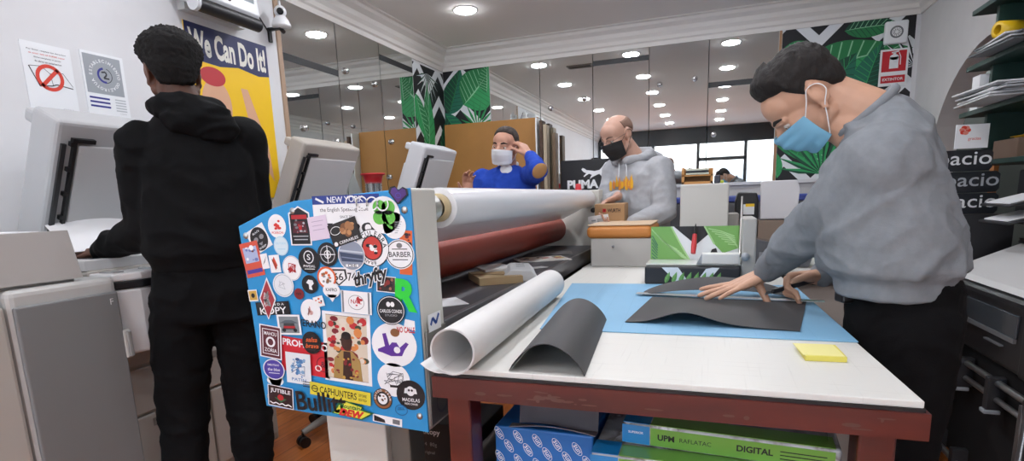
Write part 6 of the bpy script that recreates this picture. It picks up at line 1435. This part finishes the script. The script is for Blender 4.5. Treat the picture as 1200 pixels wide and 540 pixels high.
fs = Fr((-.60, 2.955, 1.022), (1, -.2, .12), (-.1, -.15, 1)); b = MB(); b.box(0, .115, 0, .07, -.003, 0, PW, fs); b.rect(.075, .04, .05, .025, mat('#b9bdc0', .5), fs, .0006); b.rect(.03, .045, .025, .008, GRY, fs, .0006); obj('printed_slip', b, t)

# ================================================================ man in blue, behind the laminator, adjusting his mask
SK4 = mat('#c08f78', .45, bump=.05, bscale=500, var=.06, vscale=25)
O = V((-1.275, 3.50, 0)); F = V((.12, -.99, 0)).normalized(); Ls = UP.cross(F)
pm = thing('person', O, 'man in a blue jumper and white face mask with one hand at his ear', 'person')
Hd = Head((-1.255, 3.45, 1.530), (-.10, -.98, -.06), (.10, -.04, 1))
b = Prim(); Hd.build(b); neck = V((-1.255, 3.50, 1.415)); b.cap(Hd(0, -.022, -.05), .058, neck, .062)
shL, elL, wrL = V((-1.09, 3.47, 1.345)), V((-.965, 3.22, 1.365)), V((-1.085, 3.43, 1.470))
shR, elR, wrR = V((-1.44, 3.50, 1.335)), V((-1.50, 3.42, 1.05)), V((-1.43, 3.22, 1.225))
for s_ in ((shL, elL, wrL), (shR, elR, wrR)): b.chain([(s_[0], .05), (s_[1], .040), (s_[2], .028)])
b.loft([(O+UP*.86, .13, .09, Ls, F), (O+UP*1.1, .13, .09, Ls, F), (O+UP*1.27, .16, .09, Ls, F), (neck-UP*.02, .09, .07, Ls, F)])
hips = [O+Ls*.095+UP*.86, O-Ls*.095+UP*.86]; knees = [O+Ls*.11+UP*.47+F*.02, O-Ls*.11+UP*.47+F*.02]; ank = [O+Ls*.11+UP*.09, O-Ls*.11+UP*.09]
for h, k, a in zip(hips, knees, ank): b.chain([(h, .08), (k, .055), (a, .04)])
hand(b, wrL, (-.45, .12, .60), (-.65, .35, -.45), 1, curls=((.5, .8, .5), (.5, .7, .4), (.5, .7, .4), (.5, .7, .4)), spread=.1, tout=.4)
hand(b, wrR, (.05, -.15, .98), (.75, -.55, .1), -1, curl=(.35, .45, .3), spread=.15, tout=.7)
grow('body', b, .0055, 4, SK4, pm)
Hd.eyes(pm, look=(-.2, -.1), brow='#2b211c', iris='#2b1d16', thick=1.2)
def lineB(az): return 34-max(0, az-20)*.2 if az < 58 else (26-(az-58)*2.0 if az < 82 else (-22+(az-82)*1.4 if az < 96 else -2-(az-96)*.6))
Hd.hair(pm, mat('#3a322d', .8, bump=.7, bscale=280, var=.35, vscale=50), lineB, lambda az, el: .005+.012*max(0, min(1, el/60)), rough=.002, freq=110)
Hd.mask(pm, mat('#dfe3e6', .65, bump=.1, bscale=200), pleat=.001, out=.004, top=-.012, label='white pointed face mask')
BJ = cloth('#2546a8', .08, 300, .2)
b = Prim()
b.loft([(O+UP*.92, .172, .125, Ls, F), (O+UP*.96, .185, .140, Ls, F), (O+UP*1.1, .19, .140, Ls, F), (O+UP*1.25, .195, .132, Ls, F), (O+UP*1.335, .19, .112, Ls, F), (O+UP*1.385, .13, .085, Ls, F), (neck+UP*.0, .075, .06, Ls, F)])
b.chain([(shL, .072), (shL.lerp(elL, .5), .068), (elL, .058), (elL.lerp(wrL, .5), .050), (elL.lerp(wrL, .92), .040)]); b.chain([(shR, .075), (elR, .058), (elR.lerp(wrR, .5), .050), (elR.lerp(wrR, .85), .040)])
JU = grow('jumper', b, .008, 3, BJ, pm, folds(.009, 9, (1, 1, 1.2), 13), label='royal blue jumper')
ed = (elL-shL.lerp(wrL, .5)).normalized(); ea = ed.orthogonal().normalized(); b = Prim(); b.sph(elL+ed*.042, (.050, .040, .018), (ea, ed.cross(ea), ed)); b.mats[0] = mat('#9a7346', .8); b.sm = [True]*len(b.f); obj('elbow_patch', b, JU, label='tan elbow patch')
b = Prim(); b.sph(neck+F*.070-UP*.035, (.045, .028, .05), (Ls, F, UP)); b.cap(neck+Ls*.05, .02, neck+F*.065-UP*.055, .018); b.cap(neck-Ls*.05, .02, neck+F*.065-UP*.055, .018); b.cap(neck+Ls*.055+UP*.01, .018, neck-Ls*.055+UP*.01, .018)
grow('undershirt', b, .006, 3, mat('#e6e8ea', .7), pm, label='white undershirt at the neck')
b = Prim(); b.loft([(O+UP*.80, .165, .115, Ls, F), (O+UP*.97, .16, .11, Ls, F)])
for h, k, a in zip(hips, knees, ank): b.chain([(h, .092), (k, .072), (a+UP*.02, .056)])
grow('trousers', b, .01, 3, cloth('#23293a', .1), pm); shoes(pm, ank, F, CK)
